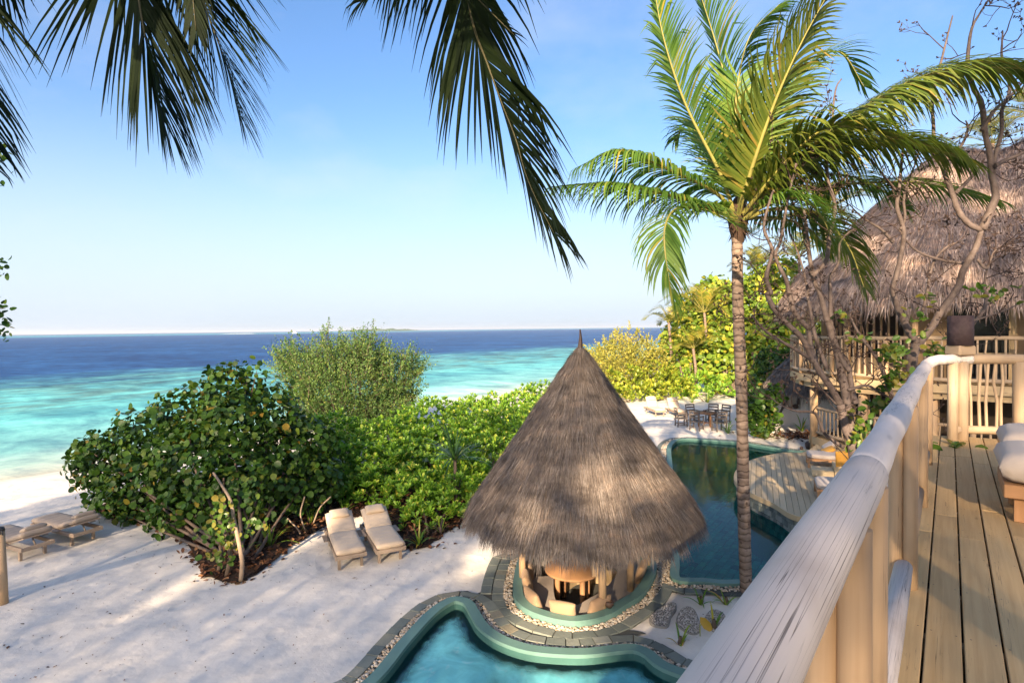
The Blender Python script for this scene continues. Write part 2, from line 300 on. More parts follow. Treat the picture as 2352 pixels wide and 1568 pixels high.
MT['stem'] = plain('brown_stem', (0.13, 0.095, 0.07), 0.8, 0.2, 0.35, 14)
MT['stem_pale'] = plain('pale_brown_stem', (0.27, 0.20, 0.14), 0.8, 0.2, 0.35, 14, 0.5, 26, 0.01)
MT['fiber'] = plain('palm_fibre', (0.06, 0.038, 0.026), 0.9, 0.1, 0.5, 14, 0.8, 50, 0.02)
# foliage
MT['grape'] = leaf_mat('sea_grape_leaf', [(0.0, (0.02, 0.049, 0.007)), (0.4, (0.036, 0.088, 0.012)), (0.8, (0.059, 0.125, 0.016)), (0.95, (0.099, 0.141, 0.02)), (1.0, (0.269, 0.167, 0.023))], 0.25, 0.42, 0.25)
MT['grape_far'] = leaf_mat('sunlit_sea_hibiscus_leaf', [(0.0, (0.093, 0.167, 0.021)), (0.4, (0.167, 0.259, 0.03)), (0.8, (0.297, 0.334, 0.042)), (0.94, (0.463, 0.385, 0.046)), (1.0, (0.513, 0.434, 0.046))], 0.35)  # low-sun yellow put into the leaf colour of the far trees
MT['scaevola'] = leaf_mat('naupaka_leaf', [(0.0, (0.096, 0.207, 0.019)), (0.4, (0.181, 0.347, 0.03)), (0.85, (0.275, 0.451, 0.049)), (0.97, (0.468, 0.485, 0.068)), (1.0, (0.637, 0.605, 0.109))], 0.35, 0.4, 0.4)
MT['scaevola_far'] = leaf_mat('sunlit_naupaka_leaf', [(0.0, (0.143, 0.2, 0.02)), (0.4, (0.243, 0.313, 0.031)), (0.85, (0.359, 0.388, 0.043)), (1.0, (0.541, 0.452, 0.065))], 0.4)  # lit copy of the naupaka colour, yellowed as by sunshine
MT['pemphis'] = leaf_mat('ironwood_leaf', [(0.0, (0.052, 0.105, 0.029)), (0.5, (0.089, 0.168, 0.043)), (0.9, (0.144, 0.219, 0.058)), (1.0, (0.207, 0.219, 0.058))], 0.3, 0.5, 0.25)
MT['pemphis_far'] = leaf_mat('sunlit_ironwood_leaf', [(0.0, (0.197, 0.212, 0.042)), (0.5, (0.296, 0.286, 0.054)), (1.0, (0.419, 0.361, 0.072))], 0.3, 0.5, 0.25)  # lit copy of the ironwood colour, gold of the sun painted in
MT['palm'] = leaf_mat('coconut_leaflet', [(0.0, (0.053, 0.115, 0.02)), (0.4, (0.088, 0.177, 0.03)), (0.8, (0.135, 0.219, 0.04)), (0.95, (0.199, 0.231, 0.044)), (1.0, (0.35, 0.268, 0.055))], 0.4, 0.5, 0.2)
MT['palm_dark'] = leaf_mat('silhouette_coconut_leaflet', [(0.0, (0.007, 0.014, 0.005)), (0.5, (0.012, 0.022, 0.007)), (1.0, (0.017, 0.029, 0.009))], 0.2, 0.6, 0.12)  # near-black colour stands in for fronds silhouetted against the sky
MT['palm_olive'] = leaf_mat('olive_coconut_leaflet', [(0.0, (0.07, 0.112, 0.017)), (0.5, (0.117, 0.157, 0.026)), (0.92, (0.178, 0.193, 0.034)), (1.0, (0.281, 0.203, 0.047))], 0.35, 0.42, 0.3)  # yellower leaflets for the fronds on the right
MT['palm_far'] = leaf_mat('sunny_coconut_leaflet', [(0.0, (0.15, 0.168, 0.024)), (0.5, (0.237, 0.24, 0.035)), (0.9, (0.35, 0.3, 0.046)), (1.0, (0.525, 0.312, 0.055))], 0.35, 0.35, 0.4)  # lit copy of the coconut leaf colour for the far palms
MT['rachis'] = plain('palm_rachis', (0.22, 0.20, 0.05), 0.5, 0.3, 0.25, 8)
MT['rachis_dark'] = plain('dark_palm_rachis', (0.075, 0.065, 0.025), 0.5, 0.3, 0.25, 8)  # darkened stalk copy for the silhouetted fronds
MT['lily'] = leaf_mat('lily_leaf', [(0.0, (0.09, 0.196, 0.024)), (0.6, (0.195, 0.308, 0.036)), (0.9, (0.33, 0.378, 0.048)), (1.0, (0.75, 0.35, 0.048))], 0.35, 0.35, 0.4)
MT['pandan'] = leaf_mat('screw_pine_leaf', [(0.0, (0.03, 0.08, 0.02)), (0.7, (0.06, 0.13, 0.03)), (1.0, (0.15, 0.2, 0.05))], 0.2, 0.35, 0.4)
MT['young'] = leaf_mat('young_leaf', [(0.0, (0.051, 0.112, 0.016)), (0.6, (0.085, 0.16, 0.02)), (1.0, (0.238, 0.192, 0.032))], 0.35, 0.4, 0.4)
MT['litter'] = leaf_mat('dead_leaf', [(0.0, (0.045, 0.022, 0.014)), (0.5, (0.12, 0.055, 0.03)), (0.85, (0.22, 0.10, 0.05)), (1.0, (0.34, 0.19, 0.09))], 0.1, 0.7, 0.15, (1, 1, 1))
MT['soil'] = plain('dark_leaf_mould', (0.045, 0.03, 0.022), 0.95, 0.05, 0.4, 9, 0.9, 26, 0.03)
MT['yellow_leaf'] = leaf_mat('yellowed_leaf', [(0.0, (0.5, 0.30, 0.05)), (1.0, (0.55, 0.26, 0.05))], 0.3)
MT['boat'] = plain('white_boat_paint', (0.8, 0.8, 0.8), 0.4, 0.4, 0.03)
MT['island'] = plain('distant_wood', (0.05, 0.09, 0.03), 0.9, 0.1, 0.5, 0.05)

# ------------------------------------------------------------------ mesh writing
class MB:
    def __init__(s): s.v = []; s.f = []; s.uv = []; s.sm = []
    def add(s, verts, faces, uvs=None, smooth=False):
        o = len(s.v); s.v.extend([tuple(map(float, q)) for q in verts])
        for i, fc in enumerate(faces):
            s.f.append(tuple(o + k for k in fc)); s.sm.append(smooth)
            s.uv.append(uvs[i] if uvs else [(0.0, 0.0)] * len(fc))
        return s
    def box(s, c, hx, hy, hz):
        """box from its centre and three half-edge vectors"""
        c, hx, hy, hz = (np.asarray(q, float) for q in (c, hx, hy, hz))
        hs = [hx, hy, hz]; ln = [np.linalg.norm(q) for q in hs]; k = int(np.argmax(ln)); sg = [(a, b, d) for a in (-1, 1) for b in (-1, 1) for d in (-1, 1)]
        vs = [c + a * hx + b * hy + d * hz for a, b, d in sg]
        fs = [(0, 1, 3, 2), (4, 6, 7, 5), (0, 4, 5, 1), (2, 3, 7, 6), (0, 2, 6, 4), (1, 5, 7, 3)]
        ru, rv = random.uniform(0, 9), random.uniform(0, 9); uvs = []
        for fi, fc in enumerate(fs):
            ax = fi // 2; oth = [a for a in range(3) if a != ax]
            la = k if k in oth else oth[0]; sh = [a for a in oth if a != la][0]
            uvs.append([(ru + fi * .37 + sg[q][sh] * ln[sh], rv + sg[q][la] * ln[la]) for q in fc])
        return s.add(vs, fs, uvs)
    def abox(s, x0, x1, y0, y1, z0, z1):
        return s.box(((x0 + x1) / 2, (y0 + y1) / 2, (z0 + z1) / 2), ((x1 - x0) / 2, 0, 0), (0, (y1 - y0) / 2, 0), (0, 0, (z1 - z0) / 2))
    def tube(s, path, rad, sides=8, caps=True, wob=0.0):
        path = np.asarray(path, float); rad = np.full(len(path), rad, float) if np.isscalar(rad) else np.asarray(rad, float)
        if len(path) > 2: ok_ = np.r_[True, np.linalg.norm(np.diff(path, axis=0), axis=1) > 1e-5]; path, rad = path[ok_], rad[ok_]
        n = len(path)
        rad = np.full(n, rad, float) if np.isscalar(rad) else np.asarray(rad, float)
        T = np.gradient(path, axis=0); T /= np.linalg.norm(T, axis=1)[:, None] + 1e-12
        a = V(0, 0, 1) if abs(T[0][2]) < 0.9 else V(.8, .6, 0)
        nv = np.cross(T[0], a); nv /= np.linalg.norm(nv)
        vs = []; ln = 0; L_ = []
        th = np.linspace(0, 2 * np.pi, sides, endpoint=False)
        ph = RNG.uniform(0, 6.28, 3)
        for i in range(n):
            nv = nv - T[i] * (nv @ T[i]); nv /= np.linalg.norm(nv) + 1e-12; bv = np.cross(T[i], nv)
            if i: ln += np.linalg.norm(path[i] - path[i - 1])
            L_.append(ln)
            r = rad[i] * (1 + wob * (np.sin(2 * th + ph[0] + ln * 1.1) * .6 + np.sin(3 * th + ph[1] - ln * 1.7) * .4 + np.sin(ln * 2.3 + ph[2])))
            for k in range(sides): vs.append(path[i] + r[k] * (np.cos(th[k]) * nv + np.sin(th[k]) * bv))
        fs = []; uvs = []; ru, rv = random.uniform(0, 9), random.uniform(0, 9); R = float(rad.mean())
        for i in range(n - 1):
            for k in range(sides):
                k2 = (k + 1) % sides
                fs.append((i * sides + k, i * sides + k2, (i + 1) * sides + k2, (i + 1) * sides + k))
                u0, u1 = ru + th[k] * R, ru + (th[k] + 2 * np.pi / sides) * R
                uvs.append([(u0, rv + L_[i]), (u1, rv + L_[i]), (u1, rv + L_[i + 1]), (u0, rv + L_[i + 1])])
        s.add(vs, fs, uvs, True)
        if caps:
            o = len(s.v) - n * sides
            for b, idx in ((0, range(sides - 1, -1, -1)), ((n - 1) * sides, range(sides))):
                s.f.append(tuple(o + b + k for k in idx)); s.sm.append(False)
                s.uv.append([(ru + math.cos(th[k]) * R, rv + math.sin(th[k]) * R) for k in idx])
        return s
    def lathe(s, prof, c, sides=24, smooth=True):
        vs = []; n = len(prof); c = np.asarray(c, float)
        for r, z in prof:
            for k in range(sides):
                a = 2 * math.pi * k / sides; vs.append(c + V(r * math.cos(a), r * math.sin(a), z))
        fs = [(i * sides + k, i * sides + (k + 1) % sides, (i + 1) * sides + (k + 1) % sides, (i + 1) * sides + k) for i in range(n - 1) for k in range(sides)]
        return s.add(vs, fs, None, smooth)
    def prism(s, poly, z0, z1, bottom=True):
        """upright prism over a plan polygon given anticlockwise"""
        n = len(poly); poly = [tuple(q[:2]) for q in poly]
        vs = [(x, y, z1) for x, y in poly] + [(x, y, z0) for x, y in poly]
        fs = [tuple(range(n))] + [(i, n + i, n + (i + 1) % n, (i + 1) % n) for i in range(n)]
        uvs = [[(x, y) for x, y in poly]] + [[(0, 0), (0, z1 - z0), (.1, z1 - z0), (.1, 0)]] * n
        if bottom: fs.append(tuple(range(2 * n - 1, n - 1, -1))); uvs.append([(x, y) for x, y in poly[::-1]])
        return s.add(vs, fs, uvs)
    def pillow(s, c, X, Y, Z, n=8, p=4.0, q=0.42, ribs=0):
        """stuffed cushion: half-vectors X, Y along it and Z its half thickness"""
        c, X, Y, Z = (np.asarray(k, float) for k in (c, X, Y, Z)); m = n if not ribs else max(n, ribs * 4)
        us = np.sin(np.linspace(-np.pi / 2, np.pi / 2, n + 1)); ws = np.linspace(-1, 1, m + 1) if ribs else us
        vs = []; ph = RNG.uniform(0, 6, 2)
        for sg in (1, -1):
            for b in ws:
                for a in us:
                    t = max(0.0, (1 - abs(a) ** p)) * max(0.0, (1 - abs(b) ** (p * (4 if ribs else 1)))); t = t ** q
                    if ribs and sg > 0: t *= 0.80 + 0.20 * abs(math.cos(b * ribs * math.pi / 2)) ** .6
                    t *= 1 + 0.05 * math.sin(5 * a + ph[0]) * math.sin(4 * b + ph[1])
                    e = 1 - 0.04 * (1 - abs(b) ** 2) if not ribs else 1
                    vs.append(c + X * a * e + Y * b + Z * sg * t)
        w = n + 1; fs = []
        for k in (0, 1):
            o = k * w * (m + 1)
            for j in range(m):
                for i in range(n):
                    qd = (o + j * w + i, o + j * w + i + 1, o + (j + 1) * w + i + 1, o + (j + 1) * w + i)
                    fs.append(qd if k == 0 else qd[::-1])
        return s.add(vs, fs, None, True)
    def cube_soft(s, c, X, Y, Z, n=6, k=8.0):
        """box cushion with rounded edges (superellipsoid)"""
        c, X, Y, Z = (np.asarray(q, float) for q in (c, X, Y, Z)); g_ = np.linspace(-1, 1, n + 1)
        for ax in range(3):
            for sg in (-1, 1):
                vs = []
                for a in g_:
                    for b in g_:
                        q = [0, 0, 0]; q[ax] = sg; q[(ax + 1) % 3] = a; q[(ax + 2) % 3] = b
                        q = np.array(q, float); q = q / (np.abs(q) ** k).sum() ** (1 / k)
                        vs.append(c + q[0] * X + q[1] * Y + q[2] * Z)
                w = n + 1
                fs = [(i * w + j, (i + 1) * w + j, (i + 1) * w + j + 1, i * w + j + 1) for i in range(n) for j in range(n)]
                if sg < 0: fs = [f_[::-1] for f_ in fs]
                s.add(vs, fs, None, True)
        return s
    def build(s, name, mt, parent=None, bevel=0, merge=False):
        o3 = np.array(tuple(parent_origin(parent)))
        me = bpy.data.meshes.new(name)
        me.from_pydata([tuple(np.array(q) - o3) for q in s.v], [], s.f)
        uvl = me.uv_layers.new(name='UVMap')
        flat = [x for fc in s.uv for q in fc for x in q]
        uvl.data.foreach_set('uv', flat)
        me.polygons.foreach_set('use_smooth', s.sm)
        if bevel or merge:
            bm = bmesh.new(); bm.from_mesh(me)
            if merge: bmesh.ops.remove_doubles(bm, verts=bm.verts, dist=1e-4)
            if bevel:
                es = [e for e in bm.edges if len(e.link_faces) == 2 and e.calc_face_angle(0) > 0.6]
                bmesh.ops.bevel(bm, geom=es, offset=bevel, segments=1, affect='EDGES', clamp_overlap=True)
            bm.to_mesh(me); bm.free()
        me.materials.append(MT[mt] if isinstance(mt, str) else mt)
        ob = bpy.data.objects.new(name, me); COL.objects.link(ob)
        if parent: ob.parent = parent
        return ob

def parent_origin(p):
    o = Vector((0, 0, 0))
    while p is not None: o = o + p.location; p = p.parent
    return o

def np_mesh(name, verts, faces, mt, parent=None, kind=None, smooth=False):
    """big mesh from arrays; faces (n,3) or (n,4)"""
    o3 = np.array(tuple(parent_origin(parent)))
    me = bpy.data.meshes.new(name); k = faces.shape[1]
    me.vertices.add(len(verts)); me.vertices.foreach_set('co', (verts - o3).astype(np.float32).ravel())
    me.loops.add(faces.size); me.loops.foreach_set('vertex_index', faces.astype(np.int32).ravel())
    me.polygons.add(len(faces)); me.polygons.foreach_set('loop_start', np.arange(0, faces.size, k, dtype=np.int32))
    me.update(calc_edges=True)
    if smooth: me.polygons.foreach_set('use_smooth', np.ones(len(faces), bool))
    me.materials.append(MT[mt]); ob = bpy.data.objects.new(name, me); COL.objects.link(ob)
    if parent: ob.parent = parent
    if kind: ob['kind'] = kind
    return ob

def thing(name, label, cat, loc, group=None, rz=0.0):
    o = bpy.data.objects.new(name, None); COL.objects.link(o); o.location = tuple(loc); o.rotation_euler = (0, 0, rz)
    o.empty_display_size = 0.2; o['label'] = label; o['category'] = cat
    if group: o['group'] = group
    return o
def tag(o, label, cat, group=None):
    o['label'] = label; o['category'] = cat
    if group: o['group'] = group
    return o
def setting(o, kind='structure'): o['kind'] = kind; return o
def copy_tree(o, parent=None):
    c = o.copy(); COL.objects.link(c)
    if parent: c.parent = parent
    for ch in list(o.children): copy_tree(ch, c)
    return c

def norm(a): return a / (np.linalg.norm(a, axis=-1, keepdims=True) + 1e-12)
def catmull(pts, n, closed=False):
    P = [np.asarray(q, float) for q in pts]
    if closed: P = [P[-1]] + P + P[:2]
    else: P = [2 * P[0] - P[1]] + P + [2 * P[-1] - P[-2]]
    out_ = []; m = len(P) - 3
    for i in range(m):
        a, b, c, d = P[i:i + 4]
        for k in range(n):
            t = k / n
            out_.append(0.5 * (2 * b + (c - a) * t + (2 * a - 5 * b + 4 * c - d) * t * t + (3 * b - a - 3 * c + d) * t ** 3))
    if not closed: out_.append(P[-2])
    return np.array(out_)
def resample(pl, step):
    d = np.r_[0, np.cumsum(np.linalg.norm(np.diff(pl, axis=0), axis=1))]; n = max(2, int(round(d[-1] / step)) + 1)
    t = np.linspace(0, d[-1], n); return np.stack([np.interp(t, d, pl[:, k]) for k in range(pl.shape[1])], 1)
def ccw(pl):
    x, y = pl[:, 0], pl[:, 1]; a = (x * np.roll(y, -1) - np.roll(x, -1) * y).sum()
    return pl if a > 0 else pl[::-1]
def offset(pl, d):
    """offset of a closed anticlockwise outline; positive is outward"""
    q = pl[:, :2]; t = norm(np.roll(q, -1, 0) - np.roll(q, 1, 0)); nrm = np.stack([t[:, 1], -t[:, 0]], 1)
    return q + nrm * d
def inside(pl, x, y):
    x = np.asarray(x, float); y = np.asarray(y, float); r = np.zeros(x.shape, bool); q = pl[:, :2]; n = len(q)
    for i in range(n):
        x1, y1 = q[i]; x2, y2 = q[(i + 1) % n]
        if y1 == y2: continue
        c_ = ((y1 > y) != (y2 > y)) & (x < (x2 - x1) * (y - y1) / (y2 - y1) + x1); r ^= c_
    return r
def seg_dist(pl, x, y, closed=True):
    """distance from points to an outline"""
    q = pl[:, :2]; e = np.roll(q, -1, 0) if closed else q[1:]; a = q if closed else q[:-1]
    P = np.stack([x, y], 1)[:, None, :]; d = e - a; t = (((P - a) * d).sum(2) / ((d * d).sum(1) + 1e-12)).clip(0, 1)
    return np.sqrt((((P - a - t[..., None] * d)) ** 2).sum(2)).min(1)
def wav(p, f, s=0.0):
    """cheap smooth noise in -1..1"""
    x, y, z = p[..., 0] * f, p[..., 1] * f, p[..., 2] * f
    return (np.sin(x * 1.3 + 2.1 * np.sin(y * .9 + s) + s) + np.sin(y * 1.7 + 1.7 * np.sin(z * 1.1 - s) + 2 * s) + np.sin(z * 1.5 + 1.9 * np.sin(x * .8 + s) - s)) / 3
# ================================================================== outlines
def R1(x, y, z=0.05): return G(746.5 + .3336 * x, 1045.7 + .3336 * y, z)
def I4(x, y, z=0.05): return G(1435.5 + .187 * x, 832.6 + .187 * y, z)
# plunge pool (its rim's outer edge)
sp_pts = [R1(*q) for q in [(270, 1567), (520, 1280), (700, 1090), (830, 1003), (920, 985), (1010, 1012), (1065, 1090), (1120, 1175), (1230, 1255), (1400, 1316), (1600, 1340), (1800, 1343), (1980, 1322), (2130, 1315), (2250, 1358), (2352, 1440)]]
sp_pts += [V(2.72, 8.15, 0), V(3.0, 7.2, 0), V(2.7, 6.2, 0), V(1.4, 5.5, 0), V(-.8, 5.2, 0), V(-2.4, 5.6, 0), V(-3.0, 6.5, 0), V(-2.75, 7.6, 0)]
SMALL = ccw(resample(np.vstack([catmull(sp_pts, 8, True)] + [sp_pts[0][None] * 1.0])[:, :2], 0.12)[:-1])
# big pool (rim's outer edge); its right part runs under the timber deck
bp_pts = [I4(*q) for q in [(560, 975), (630, 940), (730, 929), (900, 935), (1350, 968), (1510, 985), (1900, 1048), (2150, 1082)]]
bp_pts += [V(13.6, 23.2, 0), V(14.2, 20, 0), V(11.5, 16.0, 0), V(9.3, 13.0, 0), V(7.2, 11.6, 0), G(1700, 1347), G(1620, 1343), G(1565, 1342), G(1540, 1330), V(3.42, 12.35, 0), V(3.75, 13.6, 0), V(4.5, 16.5, 0), V(5.6, 20.6, 0), V(6.5, 24.0, 0)]
BIG = ccw(resample(np.vstack([catmull(bp_pts, 8, True), bp_pts[0][None]])[:, :2], 0.16)[:-1])
# sunken sitting pit of the thatched pavilion (outer edge of its plaster rim)
hp = [G(*q, .1) for q in [(1192, 1280), (1178, 1345), (1190, 1385), (1240, 1413), (1320, 1428), (1395, 1414), (1440, 1388), (1478, 1362)]] + [V(2.95, 11.75, 0), V(3.05, 12.4, 0), V(2.75, 13.1, 0), V(1.9, 13.55, 0), V(.95, 13.35, 0), V(.3, 12.6, 0)]
PIT = ccw(resample(np.vstack([catmull(hp, 8, True), hp[0][None]])[:, :2], 0.10)[:-1])
RW = 0.19                         # width of the plaster rims
SEA_Z = -0.5
sh0 = G(0, 1112, SEA_Z)[:2]; sh1 = G(1110, 921, SEA_Z)[:2]
SHD = norm(sh1 - sh0); SHN = V(-SHD[1], SHD[0])          # along the shore and out to sea
if SHN[0] > 0: SHN = -SHN
def shore(x, y): return (np.asarray(x) - sh0[0]) * SHN[0] + (np.asarray(y) - sh0[1]) * SHN[1] + 1.1 * np.sin(((np.asarray(x) - sh0[0]) * SHD[0] + (np.asarray(y) - sh0[1]) * SHD[1]) * .16)

def sheet(name, pts2, edges_loops, keep, zf, mt, parent=None):
    """triangulated ground sheet: free points plus closed outlines that its edges follow"""
    vs = [Vector((float(a), float(b))) for a, b in pts2]; es = []
    for lp in edges_loops:
        o = len(vs); n = len(lp); vs += [Vector((float(a), float(b))) for a, b in lp[:, :2]]
        es += [(o + i, o + (i + 1) % n) for i in range(n)]
    r = delaunay_2d_cdt(vs, es, [], 0, 1e-5)
    xy = np.array([tuple(q) for q in r[0]]); tri = np.array([f for f in r[2] if len(f) == 3])
    cx = xy[tri].mean(1); k = keep(cx[:, 0], cx[:, 1]); tri = tri[k]
    a = xy[tri]; cr_ = (a[:, 1, 0] - a[:, 0, 0]) * (a[:, 2, 1] - a[:, 0, 1]) - (a[:, 1, 1] - a[:, 0, 1]) * (a[:, 2, 0] - a[:, 0, 0])
    tri[cr_ < 0] = tri[cr_ < 0][:, ::-1]
    z = zf(xy[:, 0], xy[:, 1])
    return np_mesh(name, np.c_[xy, z], tri, mt, parent, None, True)

def ground_z(x, y):
    x = np.asarray(x, float); y = np.asarray(y, float)
    s = shore(x, y); base = np.where(s > -7, -0.5 * ((s + 7) / 7).clip(0, None) ** 1.25, 0.0)
    base = np.maximum(base, -3)
    p = np.stack([x, y, 0 * x], -1); und = 0.035 * wav(p, 0.9) + 0.02 * wav(p, 2.3, 1.3)
    d = np.minimum(np.minimum(seg_dist(SMALL, x.ravel(), y.ravel()), seg_dist(BIG, x.ravel(), y.ravel())), seg_dist(PIT, x.ravel(), y.ravel())).reshape(x.shape)
    return base + und * ((d - 0.45) / 0.6).clip(0, 1) - 0.03 * (d < 0.7)
gx, gy = np.meshgrid(np.arange(-24, 26, .42), np.arange(2, 56, .42)); gp = np.c_[gx.ravel(), gy.ravel()] + RNG.uniform(-.12, .12, (gx.size, 2))
cx_, cy_ = np.meshgrid(np.arange(-120, 150, 9.0), np.arange(-60, 140, 9.0)); cp = np.c_[cx_.ravel(), cy_.ravel()]
cp = cp[(cp[:, 0] < -25) | (cp[:, 0] > 27) | (cp[:, 1] < 1) | (cp[:, 1] > 57)]; cp = cp[shore(cp[:, 0], cp[:, 1]) < 12]
gp = gp[shore(gp[:, 0], gp[:, 1]) < 9]
holes = [offset(SMALL, -.09), offset(BIG, -.09), offset(PIT, -.09)]
sand = sheet('sand_ground', np.r_[gp, cp], holes, lambda x, y: ~(inside(holes[0], x, y) | inside(holes[1], x, y) | inside(holes[2], x, y)), ground_z, 'sand')
setting(sand)
# sea: a sheet from just inside the beach to beyond the horizon; local y runs out to sea
me = bpy.data.meshes.new('sea'); W = 16000.0
xs = np.r_[-W, -3000, -600, np.arange(-150, 260, 8.0), 700, 3000, W]; ys = np.r_[0, 2, 5, 10, 18, 30, 45, 60, 75, 100, 150, 300, 800, 2500, 6000, W]
vv = []; ff = []
for yv in ys:
    for xv in xs:
        off = 1.1 * math.sin(xv * .16) if abs(xv) < 400 else 0.0
        vv.append((xv, yv - off * max(0, 1 - yv / 40) - (2.5 if yv == 0 else 0), 0.0))
nx = len(xs)
for j in range(len(ys) - 1):
    for i in range(nx - 1): ff.append((j * nx + i, j * nx + i + 1, (j + 1) * nx + i + 1, (j + 1) * nx + i))
rz = math.atan2(SHN[1], SHN[0]) - math.pi / 2
me.from_pydata(vv, [], ff); me.materials.append(MT['sea']); sea = bpy.data.objects.new('sea', me); COL.objects.link(sea)
sea.location = (sh0[0], sh0[1], SEA_Z); sea.rotation_euler = (0, 0, rz); setting(sea)
# far low island with its palms
def island(px0, px1, yy, hgt, name, label):
    b = MB(); n = 70; rows = []
    a, c = D(px0, 757, yy), D(px1, 757, yy)
    for j in range(4):
        for i in range(n + 1):
            t = i / n; q = a + (c - a) * t; e = math.sin(math.pi * t) ** .45
            hh = hgt * e * (.55 + .3 * math.sin(t * 17) ** 2 + .25 * random.random())
            rows.append((q[0], q[1] + j * 60, SEA_Z + (hh if j in (1, 2) else -.2)))
    b.add(rows, [(j * (n + 1) + i, j * (n + 1) + i + 1, (j + 1) * (n + 1) + i + 1, (j + 1) * (n + 1) + i) for j in range(3) for i in range(n)])
    return setting(b.build(name, 'island'))
island(775, 955, 3200, 15.0, 'island', '')
sb = MB(); q0, q1 = D(500, 766, 1500), D(590, 765, 1500)
sb.add([(q0[0], 1500, -.42), (q1[0], 1500, -.42), ((q0[0] * .3 + q1[0] * .7), 1530, .5), ((q0[0] * .7 + q1[0] * .3), 1530, .5), (q0[0], 1600, -.6), (q1[0], 1600, -.6)], [(0, 1, 2, 3), (3, 2, 5, 4)])
setting(sb.build('sandbank', 'sand'))
# boat far out
bo = D(676, 764, 1500); bo[2] = SEA_Z
t = thing('boat', 'small white motor boat far out near the horizon', 'boat', bo)
b = MB(); hull = [(-6, 0, 1.3), (-5, 1.7, 1.2), (3, 1.8, 1.3), (7.5, 0, 2.0), (3, -1.8, 1.3), (-5, -1.7, 1.2)]
b.add([tuple(bo + V(*q)) for q in hull] + [tuple(bo + V(q[0] * .85, q[1] * .6, -.3)) for q in hull], [(0, 5, 4, 3, 2, 1)] + [(i, (i + 1) % 6, 6 + (i + 1) % 6, 6 + i) for i in range(6)]); b.build('hull', 'boat', t)
MB().abox(bo[0] - 3, bo[0] + 2.5, bo[1] - 1.2, bo[1] + 1.2, bo[2] + 1.3, bo[2] + 3.6).build('cabin', 'boat', t)

# ================================================================== pools
def ring(name, pl_out, pl_in, z1, z0, mt, parent=None, inner_to=None):
    """flat-topped band between two outlines of the same point count, with side faces"""
    n = len(pl_out); b = MB()
    vs = [(*q[:2], z1) for q in pl_out] + [(*q[:2], z1) for q in pl_in] + [(*q[:2], z0) for q in pl_out] + [(*q[:2], inner_to if inner_to is not None else z0) for q in pl_in]
    fs = []
    for i in range(n):
        j = (i + 1) % n
        fs += [(i, j, n + j, n + i), (i, 2 * n + i, 2 * n + j, j), (n + i, n + j, 3 * n + j, 3 * n + i)]
    return b.add(vs, fs).build(name, mt, parent)
def flat(name, pl, z, mt, parent=None):
    pl = ccw(pl[:, :2])
    return sheet(name, np.zeros((0, 2)), [pl], lambda x, y: inside(pl, x, y), lambda x, y: x * 0 + z, mt, parent)
def pebbles(name, spots, size, mt, parent=None, z=0.02):
    """low egg-shaped stones, joined"""
    t = (1 + 5 ** .5) / 2; iv = norm(np.array([(-1, t, 0), (1, t, 0), (-1, -t, 0), (1, -t, 0), (0, -1, t), (0, 1, t), (0, -1, -t), (0, 1, -t), (t, 0, -1), (t, 0, 1), (-t, 0, -1), (-t, 0, 1)], float))
    fi = np.array([(0, 11, 5), (0, 5, 1), (0, 1, 7), (0, 7, 10), (0, 10, 11), (1, 5, 9), (5, 11, 4), (11, 10, 2), (10, 7, 6), (7, 1, 8), (3, 9, 4), (3, 4, 2), (3, 2, 6), (3, 6, 8), (3, 8, 9), (4, 9, 5), (2, 4, 11), (6, 2, 10), (8, 6, 7), (9, 8, 1)])
    n = len(spots); a = RNG.uniform(0, 6.28, n); sx = size * RNG.uniform(.6, 1.5, n) ; sy = sx * RNG.uniform(.55, .9, n); sz = sx * RNG.uniform(.4, .65, n)
    ca, sa = np.cos(a), np.sin(a); loc = iv[None] * np.stack([sx, sy, sz], 1)[:, None, :]
    x = loc[..., 0] * ca[:, None] - loc[..., 1] * sa[:, None]; y = loc[..., 0] * sa[:, None] + loc[..., 1] * ca[:, None]
    vs = np.stack([x + spots[:, 0:1], y + spots[:, 1:2], loc[..., 2] + (spots[:, 2:3] if spots.shape[1] > 2 else z) + sz[:, None] * .4], -1).reshape(-1, 3)
    fs = (fi[None] + 12 * np.arange(n)[:, None, None]).reshape(-1, 3)
    return np_mesh(name, vs, fs, mt, parent, 'stuff', True)
def band_spots(pl, d0, d1, dens, maxy=99, miny=5.5):
    q0, q1 = offset(pl, d0), offset(pl, d1); n = len(pl); A = np.linalg.norm(np.roll(q0, -1, 0) - q0, axis=1) * abs(d1 - d0); out_ = []
    for i in range(n):
        k = RNG.poisson(A[i] * dens); j = (i + 1) % n; t = RNG.random((k, 1)); u = RNG.random((k, 1))
        out_.append((q0[i] * (1 - t) + q0[j] * t) * (1 - u) + (q1[i] * (1 - t) + q1[j] * t) * u)
    s = np.vstack(out_); return s[(s[:, 1] < maxy) & (s[:, 1] > miny)]
# -- plunge pool: milky turquoise water behind a plaster rim
pool1 = thing('plunge_pool', 'small turquoise plunge pool with a wavy plaster rim at the bottom of the picture', 'pool', (0, 8, 0))
si = offset(SMALL, -RW)
ring('rim', SMALL, si, 0.10, -0.2, 'rim', pool1, inner_to=-0.05)
n_ = len(si); b = MB(); b.add([(*q, .04) for q in si] + [(*q, -1.1) for q in offset(SMALL, -RW - .12)], [(i, (i + 1) % n_, n_ + (i + 1) % n_, n_ + i) for i in range(n_)]); b.build('pool_wall', 'basin_dark', pool1)
flat('pool_floor', offset(SMALL, -RW - .1), -.85, 'basin', pool1)
wpl = ccw(offset(SMALL, -RW + .01)); wq = RNG.uniform(wpl.min(0), wpl.max(0), (2600, 2)); wq = wq[inside(wpl, wq[:, 0], wq[:, 1]) & (seg_dist(wpl, wq[:, 0], wq[:, 1]) > .04)]
